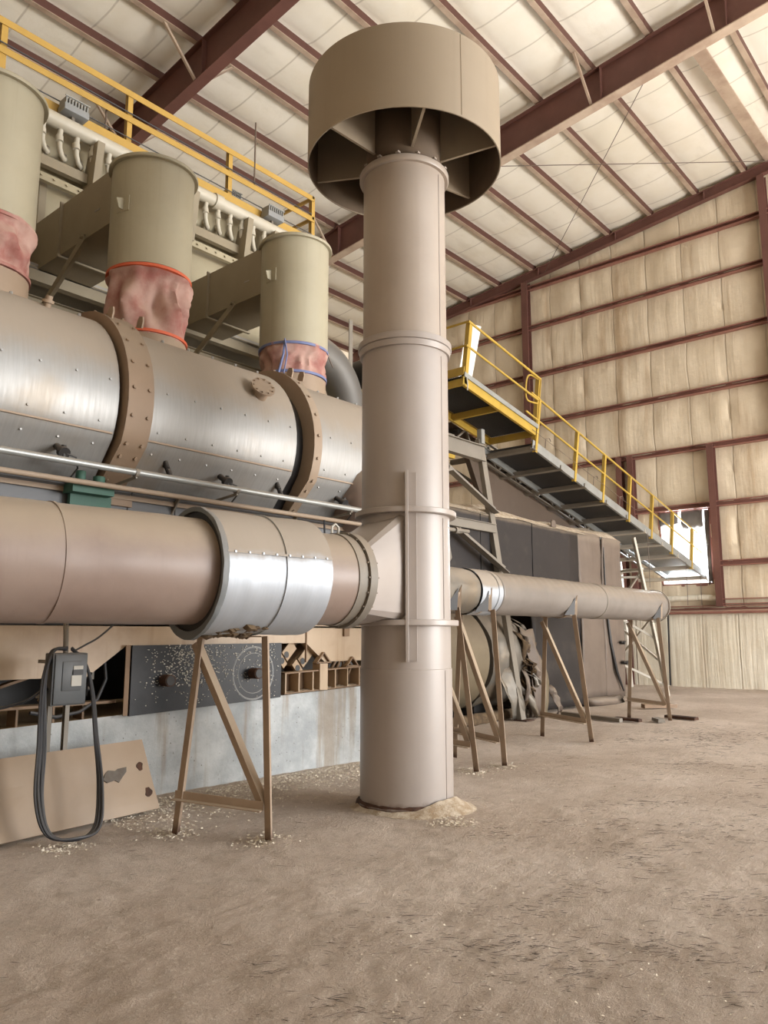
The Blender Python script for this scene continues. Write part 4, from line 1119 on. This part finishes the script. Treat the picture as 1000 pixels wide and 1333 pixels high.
# torn strips and wool at the end
for i in range(17):
    a = PI + random.uniform(-.85, .85)
    m = MB()
    p0 = V((13.95 + random.uniform(-.1, .25), wy + math.cos(a) * wr, wz + math.sin(a) * wr))
    L_ = random.uniform(.25, .85); dx = random.uniform(-.6, .8); ww_ = random.uniform(.05, .16)
    rows = []
    for j in range(8):
        t = j / 7
        c_ = p0 + V((L_ * t * dx + .08 * nm((i * 3, j * .6, 0), 1.1), -.22 * math.sin(t * 2.6) * random.uniform(.7, 1.1), -L_ * t * (.5 + .5 * t) + .05 * nm((i, j, 4), 1.3)))
        w_ = ww_ * (1 - .6 * t)
        rows.append([c_ + V((-w_, .02, .3 * w_)), c_ + V((0, -.03 * random.random(), 0)), c_ + V((w_, .02, -.2 * w_))])
    m.grid(rows); o = m.obj('torn_strip', (M['drumg'], M['torn'], M['boxlight'])[i % 3], WD); o.modifiers.new('s', 'SOLIDIFY').thickness = .012
m = MB()
for i in range(160):
    a = random.uniform(PI - .7, PI + .9); r = random.uniform(.04, .1)
    c_ = V((13.95 + random.uniform(0, .5), wy + math.cos(a) * wr * random.uniform(.75, 1.02), wz + math.sin(a) * wr * random.uniform(.8, 1)))
    ico = bmesh.ops.create_icosphere(m.b, subdivisions=1, radius=r)
    for v in ico['verts']: v.co = V((v.co.x * random.uniform(.5, 1.5), v.co.y * .7, v.co.z * random.uniform(.4, 1.3))) + c_
m.obj('torn_wool', M['torn'], WD)
for i, (x_, z0_, z1_, w_, lean) in enumerate(((13.2, 1.0, .02, .5, .5), (14.15, 1.75, .02, .42, .35), (14.6, 1.2, .02, .5, -.2), (13.75, .75, .02, .3, .8), (14.95, .6, .02, .4, .3))):
    m = MB(); rows = []
    for j in range(10):
        t = j / 9
        c_ = V((x_ + lean * t * .6 + .06 * nm((i, t * 3, 1), 1.2), wy - .95 - .22 * math.sin(t * 2.2) + .05 * nm((i, t * 4, 5), 1.3), z0_ + (z1_ - z0_) * t))
        rows.append([c_ + V((w_ * (q - .5) * (1 - .25 * t), .06 * nm((i * 2, q * 3, t * 3), 1.4) + .05 * math.sin(q * 5 + i), .08 * nm((q * 3, i, t), 1.2))) for q in (0, .2, .4, .6, .8, 1)])
    m.grid(rows); o = m.obj('bent_sheet', (M['drumg'], M['boxlight'], M['drumb'])[i % 3], WD); o.modifiers.new('s', 'SOLIDIFY').thickness = .012
for a_, b_ in ((10.3, 10.6), (13.0, 13.4)):
    m = MB(); m.box((a_, 8.9, 0), (b_, 9.8, .45)); m.obj('saddle', M['black'], WD)
m = MB(); m.wob((10.4, 8.3, .09), (13.9, 8.55, .09), lambda t, a: .1 + .03 * nm((t * 12, math.cos(a), math.sin(a)), 1.1), 30, 12)
solo(m, 'fallen_cladding', M['torn'], 'dusty roll of fallen cladding on the floor under the dented drum', 'cladding')
# small hopper and pipe between the stack and the dark box
CH = thing('chute', 'small grey chute seen just right of the stack below the tower', 'chute', (10.6, 8.2, 2.6))
m = MB(); m.loft([[V((10.1, 7.9, 3.35)), V((10.85, 7.9, 3.35)), V((10.85, 8.28, 3.35)), V((10.1, 8.28, 3.35))], [V((10.1, 7.9, 2.9)), V((10.95, 7.9, 2.95)), V((10.95, 8.28, 2.95)), V((10.1, 8.28, 2.9))], [V((10.1, 8.0, 2.3)), V((10.45, 8.0, 2.3)), V((10.45, 8.2, 2.3)), V((10.1, 8.2, 2.3))]]); m.obj('body', M['greysteel'], CH)
m = MB(); m.cyl((10.0, 7.95, 3.42), (11.6, 8.0, 3.48), .035, n=10); m.cyl((11.15, 7.98, 3.46), (11.22, 7.98, 3.46), .06, n=10); m.obj('air_pipe', M['greysteel'], CH)

# ------------------------------------------------------------------ inclined walkway with landing
def frame_at(O, slope):
    O = V(O); a = math.atan(slope)
    uu = V((math.cos(a), 0, -math.sin(a))); ww = V((math.sin(a), 0, math.cos(a)))
    return lambda s, y, n: O + uu * s + V((0, y, 0)) + ww * n, uu, ww
T1, u1, w1_ = frame_at((12.22, 8.5, 6.5), .175)
CW = thing('catwalk_landing', 'yellow framed catwalk landing high up just right of the stack', 'catwalk landing', (13.6, 9.1, 6.2))
LW, LL = 1.28, 2.88
for y in (0, LW):
    m = MB(); m.chan(T1(0, y, .09), T1(LL, y, .09), .06, .18, .012, up=w1_, fx=(-1 if y == 0 else 1)); m.obj('stringer', M['yellow2'], CW)
for s_ in (.02, LL * .47, LL - .03):
    m = MB(); m.chan(T1(s_, 0, .08), T1(s_, LW, .08), .05, .15, .012, up=w1_); m.obj('cross_beam', M['yellow2'], CW)
m = MB()
for i in range(30):
    y = .05 + (LW - .1) * i / 29; m.bar(T1(0, y, .185), T1(LL, y, .185), .012, .04, up=w1_)
for i in range(24):
    s_ = .04 + (LL - .08) * i / 23; m.bar(T1(s_, .03, .195), T1(s_, LW - .03, .195), .03, .02, up=w1_)
m.obj('grating', M['grating'], CW)
m = MB(); m.bar(T1(0, -.02, .22), T1(LL, -.02, .22), .02, .1, up=w1_); m.obj('toe_plate', M['galv'], CW)
for s_ in (.05, LL - .05):
    m = MB(); m.ang(T1(s_, 0, .05 if s_ < 1 else -.35), T1(s_, 0, 1.42), .1, .014, up=(0, -1, 0), fx=1, fy=-1); m.obj('post', M['yellow2'], CW)
m = MB(); m.tube([T1(0, LW, 1.4), T1(0, 0, 1.4), T1(LL, 0, 1.4), T1(LL, 0, .95)], .028, 10); m.obj('top_rail', M['yellow2'], CW)
m = MB(); m.tube([T1(0, LW, .86), T1(0, 0, .86), T1(LL - .05, 0, .86)], .025, 10); m.obj('mid_rail', M['yellow2'], CW)
m = MB(); m.tube(hang([T1(LL, .02, 1.38), T1(LL - .35, .05, 1.36), T1(LL - .48, .06, 1.2), T1(LL - .48, .06, .85), T1(LL - .38, .05, .72), T1(LL - .05, .02, .78)], 0, 40), .02, 8); m.obj('loop_gate', M['yellow2'], CW)
m = MB(); m.bar(T1(.0, 0, .3), T1(.0, LW, .3), .02, .18, up=w1_); m.obj('kick_plate', M['yellow2'], CW)
m = MB(); m.tube([T1(.06, -.04, .16), T1(.08, -.06, .02), T1(.1, -.05, -.1)], .012, 6); m.obj('loose_strap', M['plate'], CW)

T2, u2, w2 = frame_at((14.85, 8.5, 5.7), .2165)
L2 = 11.2
WK = thing('inclined_walkway', 'long grey walkway with yellow rail sloping down to the bright opening', 'walkway', (19.5, 9.1, 4.6))
for y in (0, LW):
    m = MB(); m.chan(T2(-.4 if y else .0, y, .1), T2(L2, y, .1), .06, .2, .012, up=w2, fx=(-1 if y == 0 else 1)); m.obj('stringer', M['galv'], WK)
n_ = 9
for i in range(n_):
    s0 = .12 + (L2 - .2) * i / n_; s1 = s0 + (L2 - .2) / n_ - .04
    m = MB(); P = T2(s0, .04, .14); m.bar(T2(s0, LW / 2, .16), T2(s1, LW / 2, .16), LW - .1, .03, up=w2); m.obj('deck_panel', M['deck'] if i < 5 else M['galv'], WK)
for i in range(10):
    s_ = .05 + i * 1.2
    m = MB(); m.ang(T2(s_, -.03, -.02), T2(s_, LW + 1.0, -.02), .1, .012, up=w2); m.obj('cross_beam', M['greysteel'] if i < 5 else M['tower'], WK)
for s_ in (.1, 1.95, 3.45, 5.0, 6.5, 8.0, 9.6):
    m = MB(); m.ang(T2(s_, -.02, -.05), T2(s_, -.02, 1.24), .08, .012, up=(0, -1, 0), fx=1, fy=-1); m.obj('post', M['yellow2'], WK)
m = MB(); m.tube([T2(-.25, 0, 1.24), T2(L2 - .6, 0, 1.24)], .026, 8); m.obj('top_rail', M['yellow2'], WK)
m = MB(); m.tube([T2(-.4, 0, .72), T2(L2 - .6, 0, .72)], .024, 8); m.obj('mid_rail', M['yellow2'], WK)
m = MB()
for s_ in (.5, 2.9, 4.4): m.tube([T2(s_, -.02, .2), T2(s_, -.02, .42), T2(s_ + .15, -.02, .5), T2(s_ + .22, -.02, .45)], .009, 6)
m.tube([T2(-.1, -.02, .4), T2(5.5, -.02, .42)], .006, 6); m.obj('cable_hook', M['wire'], WK)

for s_, dz in ((6.15, 1.5), (9.0, 1.3), (10.2, 1.0)):
    q = T2(s_, -.05, 0)
    m = MB(); m.tube([q, q + V((.01, 0, -dz * .5)), q + V((0, .01, -dz))], .008, 6)
    m.obj('hanging_cord', M['wire'], WK)
CV = thing('belt_conveyor', 'belt conveyor truss beside the walkway with a sagging brown pan below', 'conveyor', (19, 10.4, 4.4))
T3, u3, w3 = frame_at((13.9, 10.0, 5.9), .2165)
for y in (.0, 1.0):
    for n_ in (0, .5):
        m = MB(); m.ang(T3(0, y, n_), T3(10.4, y, n_), .08, .012, up=w3); m.obj('chord', M['greysteel'], CV)
for i in range(11):
    m = MB(); m.bar(T3(i * .94, 0, 0), T3(i * .94 + .47, 0, .5), .04, .04); m.bar(T3(i * .94 + .47, 0, .5), T3(i * .94 + .94, 0, 0), .04, .04); m.obj('web_member', M['greysteel'], CV)
for i in range(12):
    m = MB(); m.cyl(T3(.3 + i * .85, .05, .4), T3(.3 + i * .85, .95, .4), .06, n=12); m.obj('idler_roller', M['black'], CV)
m = MB(); m.bar(T3(0, .5, .5), T3(10.4, .5, .5), .85, .02, up=w3); m.obj('belt', M['belly'], CV)
pan = [(14.6, 6.0), (14.85, 5.62), (15.2, 5.0), (15.65, 4.72), (16.2, 4.5), (17.0, 4.3), (17.9, 4.19), (19.2, 4.25), (20.5, 4.4), (20.6, 4.5)]
rows = [[V((x, 10.15 + .9 * j, z)) for x, z in pan] for j in (0, 1)]
m = MB()
top = [V((20.6, 10.15, 4.52)), V((14.6, 10.15, 5.82))]
sec = [V((x, 0, z)) for x, z in pan] 
m.loft([[v + V((0, 10.15, 0)) for v in sec], [v + V((0, 10.28, 0)) for v in sec]]); m.obj('sagging_pan', M['belly'], CV)

# support tower for the landing
TW = thing('support_tower', 'grey steel leg tower holding up the catwalk landing', 'tower', (12, 8.6, 0))
foot, topp = V((13.55, 8.12, 0)), V((13.2, 8.75, 5.62))
foot2, topp2 = V((9.9, 8.12, 0)), V((9.9, 8.75, 5.62))
for f, t in ((foot, topp), (foot2, topp2)):
    m = MB(); m.chan(f, t, .1, .17, .014, up=(1, 0, 0)); m.obj('leg', M['greysteel'], TW)
m = MB(); m.box(foot + V((-.15, -.15, 0)), foot + V((.15, .15, .02))); m.obj('base_plate', M['rust'], TW)
at = lambda z: foot.lerp(topp, z / 5.62); at2 = lambda z: foot2.lerp(topp2, z / 5.62)
m = MB(); m.ibeam(at2(5.3), at(5.3), .15, .32, .015); m.obj('head_beam', M['greysteel'], TW)
m = MB(); m.ibeam(at2(3.75), at(3.75), .1, .18, .012); m.obj('mid_beam', M['greysteel'], TW)
m = MB(); m.ang((11.9, 8.66, 4.72), at(4.05) + V((0, -.03, 0)), .15, .014); m.obj('knee_brace', M['greysteel'], TW)
m = MB(); m.ang((11.9, 8.45, 3.5), at(2.85) + V((0, -.05, 0)), .15, .014); m.obj('lower_brace', M['greysteel'], TW)
m = MB(); m.bar(topp + V((0, 0, -.1)), topp + V((0, 0, .2)), .12, .12); m.obj('stub_column', M['galv'], TW)
# head frame behind the landing
HF = thing('head_frame', 'grey lattice head frame behind the yellow landing', 'head frame', (11.4, 10, 6))
for y in (9.95, 11.0):
    for x in (10.6, 12.6):
        m = MB(); m.ang((x, y, 5.2), (x, y, 7.7), .1, .012); m.obj('post', M['greysteel'], HF)
for z_ in (5.2, 5.55, 6.0):
    m = MB(); m.bar((10.2, 9.95, z_), (13.9, 9.95, z_), .08, .1); m.obj('rail', M['greysteel'] if z_ != 5.55 else M['yellow2'], HF)
for i in range(4):
    x = 11.6 + i * .55
    m = MB(); m.bar((x, 9.93, 5.25), (x + .5, 9.93, 5.95), .03, .03); m.bar((x + .5, 9.93, 5.25), (x, 9.93, 5.95), .03, .03); m.obj('lattice', M['greysteel'], HF)
m = MB(); m.cyl((11.9, 9.9, 7.15), (11.9, 11.0, 7.15), .3, n=24); m.obj('head_pulley', M['black'], HF)
WS = thing('upright_sheet', 'bright white upright sheet behind the landing corner post', 'sheet', (13.5, 9.36, 6.85))
m = MB()
m.loft([[V((13.2, y_, 6.85)), V((13.72, y_, 6.95)), V((14.2, y_, 8.53)), V((13.66, y_, 8.45))] for y_ in (9.35, 9.37)]); m.obj('sheet', M['fibre'], WS)

# pale tower under the far end of the walkway
PT = thing('pale_tower', 'pale lattice tower under the low end of the walkway', 'tower', (21.5, 9, 0))
legs = [((21.6, 8.35, 0), (20.4, 8.6, 4.25)), ((22.6, 10.2, 0), (20.6, 9.8, 4.2)), ((20.2, 10.2, 0), (20.4, 9.8, 4.25))]
for f, t in legs:
    m = MB(); m.ang(f, t, .12, .014, up=(0, 1, 0)); m.obj('leg', M['tower'], PT)
L0, L1 = legs[0], legs[1]
lp_ = lambda k, t: V(legs[k][0]).lerp(V(legs[k][1]), t)
for a, b2 in (((0, .2), (1, .5)), ((1, .2), (0, .5)), ((0, .5), (1, .5)), ((0, .5), (1, .8)), ((1, .5), (0, .8)), ((0, .8), (1, .8)), ((0, .06), (2, .3)), ((0, .35), (2, .6)), ((0, .75), (2, .75))):
    m = MB(); m.bar(lp_(*a), lp_(*b2), .06, .06); m.obj('brace', M['tower'], PT)
# second lattice frame nearer the wall
QT = thing('wall_frame', 'small white lattice frame standing on the floor by the end wall', 'frame', (24.3, 11, 0))
for f, t in (((24.2, 11.9, 0), (24.2, 11.9, 4.6)), ((24.2, 10.6, 0), (24.2, 10.8, 4.0))):
    m = MB(); m.bar(f, t, .14, .14); m.obj('leg', M['tower'], QT)
for z0_, z1_ in ((.6, 1.6), (1.6, 2.6), (2.6, 3.6)):
    m = MB(); m.bar((24.2, 11.9, z0_), (24.2, 10.7, z1_), .07, .07); m.bar((24.2, 10.7, z0_), (24.2, 11.9, z1_), .07, .07); m.bar((24.2, 11.9, z1_), (24.2, 10.7, z1_), .07, .07); m.obj('brace', M['tower'], QT)

# ------------------------------------------------------------------ loose pieces on the floor
def plank(p0, p1, w, h, mat, lab, name='timber_offcut'):
    m = MB(); rows = []
    p0, p1 = V(p0), V(p1); d = (p1 - p0).normalized(); s_ = V((-d.y, d.x, 0))
    for i in range(9):
        t = i / 8; c_ = p0.lerp(p1, t) + s_ * .02 * nm((t * 3, p0.x, 0), 1.2)
        k = 1 - .35 * abs(t - .5) ** 2
        rows.append([c_ + s_ * (a * w * k / 2) + V((0, 0, z_ * h)) for a, z_ in ((-1, .05), (-.9, .9), (.9, 1), (1, .1))])
    m.loft(rows); return solo(m, name, mat, lab, 'offcut')
plank((14.95, 8.05, 0), (14.45, 6.55, 0), .1, .08, M['greysteel'], 'long grey bar lying on the floor in front of the dark box', 'loose_bar')
plank((14.85, 6.85, 0), (14.75, 6.3, 0), .13, .06, M['rust'], 'flat rusty strip lying left of the last pipe support foot', 'rusty_strip')
plank((15.2, 6.2, 0), (14.9, 5.95, 0), .14, .07, M['greysteel'], 'short grey offcut lying at the last pipe support foot')
plank((15.9, 6.25, 0), (15.75, 5.6, 0), .16, .06, M['rust'], 'dark rusty offcut lying right of the last pipe support')
plank((17.5, 7.4, 0), (18.1, 6.9, 0), .2, .1, M['tanarm'], 'tan block lying on the floor beyond the last pipe support')
# dark splinters and pale chips scattered on the dust
m = MB()
clusters = [(3.9, 2.2, .45, .9), (4.4, 1.5, .5, .7), (5.8, 1.9, .8, .6), (7.3, 2.3, .9, .7), (9.0, 3.0, 1.2, .7), (3.3, 2.6, .5, .4), (11.5, 4.2, 1.2, .8), (6.5, 3.1, 1.0, .5), (13.6, 4.4, 1.0, .8), (2.6, 2.3, .4, .4)]
for i in range(3000):
    if random.random() < .85:
        cx, cy, sx, sy = random.choice(clusters)
        # tight clumps inside each patch
        q = random.Random(int(random.random() * 9) + int(cx * 100)); x, y = cx + q.gauss(0, sx), cy + q.gauss(0, sy)
        x, y = x + random.gauss(0, .05 + .012 * x), y + random.gauss(0, .05 + .012 * x)
    else:
        x, y = random.uniform(1.8, 16), random.uniform(-1, 6)
    if x < 1.4 or (x - SX) ** 2 + (y - SY) ** 2 < .4: continue
    a = random.gauss(-.8, .4); k_ = 1 + .07 * x
    L_ = random.choice((.006, .008, .01, .012, .015, .02, .02, .035)) * random.uniform(.6, 1.6) * k_; w_ = random.uniform(.0005, .0015) * k_
    if random.random() < .01: L_ *= 3
    d = V((math.cos(a), math.sin(a), 0)); s_ = V((-d.y, d.x, 0)); z_ = fz(x, y) + .004
    p = V((x, y, z_)); b2 = random.uniform(-.25, .25) * L_
    t1, t2 = random.uniform(0, .004) * k_, random.uniform(0, .004) * k_
    rows = []
    for q_, wq, zq in ((-1, .3, t1), (-.3, 1, .002), (.4, .9, .002), (1, .25, t2)):
        c_ = p + d * (L_ * q_) + s_ * (b2 * (1 - q_ * q_)) + V((0, 0, zq))
        rows.append([c_ + s_ * (w_ * wq), c_ - s_ * (w_ * wq), c_ + V((0, 0, w_ * 1.2 * wq))])
    m.loft(rows)
solo(m, 'wood_splinters', M['splinter'], 'dark wood splinters scattered over the dusty floor', 'splinters', kind='stuff')
m = MB()
def chip(x, y, r):
    z_ = fz(x, y) + .004
    vs = [m.b.verts.new(V((x + random.uniform(-r, r), y + random.uniform(-r, r), z_ + random.uniform(0, r * .9)))) for _ in range(4)]
    for f in ((0, 1, 2), (0, 2, 3), (0, 3, 1), (1, 3, 2)): m.face([vs[q] for q in f])
for i in range(6500):
    t = random.random() ** 1.6
    x = 1.6 + 10 * t; y = random.uniform(-.6, 1) * x * .85 + .2
    if (x - SX) ** 2 + (y - SY) ** 2 < .35: continue
    chip(x, y, random.uniform(.003, .008) * (1 + .08 * x))
for i in range(5200):   # the pale patch along the plinth and round the frame feet
    x = random.uniform(3.9, 7.8); y = 7.2 - abs(random.gauss(0, .55)); 
    if (x - SX) ** 2 + (y - SY) ** 2 < .35: continue
    chip(x, y, random.uniform(.007, .019))
for fx_, fy_ in ((4.07, 5.87), (4.42, 5.09), (8.18, 5.62), (8.78, 5.6), (5.9, 4.3), (3.2, 6.1)):
    for i in range(260): chip(random.gauss(fx_, .11), random.gauss(fy_, .11), random.uniform(.007, .018))
solo(m, 'wood_chips', M['chip'], 'pale wood chips scattered over the dusty floor', 'wood chips', kind='stuff', smooth=0)

# ------------------------------------------------------------------ light
w = bpy.data.worlds.new('sky'); sc.world = w; w.use_nodes = True
bg = w.node_tree.nodes['Background']; bg.inputs[0].default_value = (.93, .97, 1.0, 1); bg.inputs[1].default_value = 1.35
def area(name, loc, target, sx, sy, power, col):
    l = bpy.data.lights.new(name, 'AREA'); l.shape = 'RECTANGLE'; l.size = sx; l.size_y = sy; l.energy = power; l.color = col
    o = bpy.data.objects.new(name, l); COL.objects.link(o); o.location = loc
    o.rotation_euler = (V(target) - V(loc)).to_track_quat('-Z', 'Y').to_euler(); return o
area('bay_door_daylight', (16, -12.5, 3.5), (12, 4, 6.5), 12, 6, 2900, (1, .985, .96))
area('opening_daylight', (XW + .4, 9.1, 4.4), (14, 7, 1.5), 1.6, 2.4, 500, (.85, .94, 1))
sl = bpy.data.lights.new('sun', 'SUN'); sl.energy = 5.0; sl.angle = .02; sl.color = (1, .98, .95)
so = bpy.data.objects.new('sun', sl); COL.objects.link(so); so.rotation_euler = (V((.75, .22, -1))).to_track_quat('-Z', 'Y').to_euler()

sc.view_settings.view_transform = 'Standard'; sc.view_settings.look = 'None'; sc.view_settings.gamma = 1
sc.view_settings.use_curve_mapping = False
sc.view_settings.exposure = 0.9
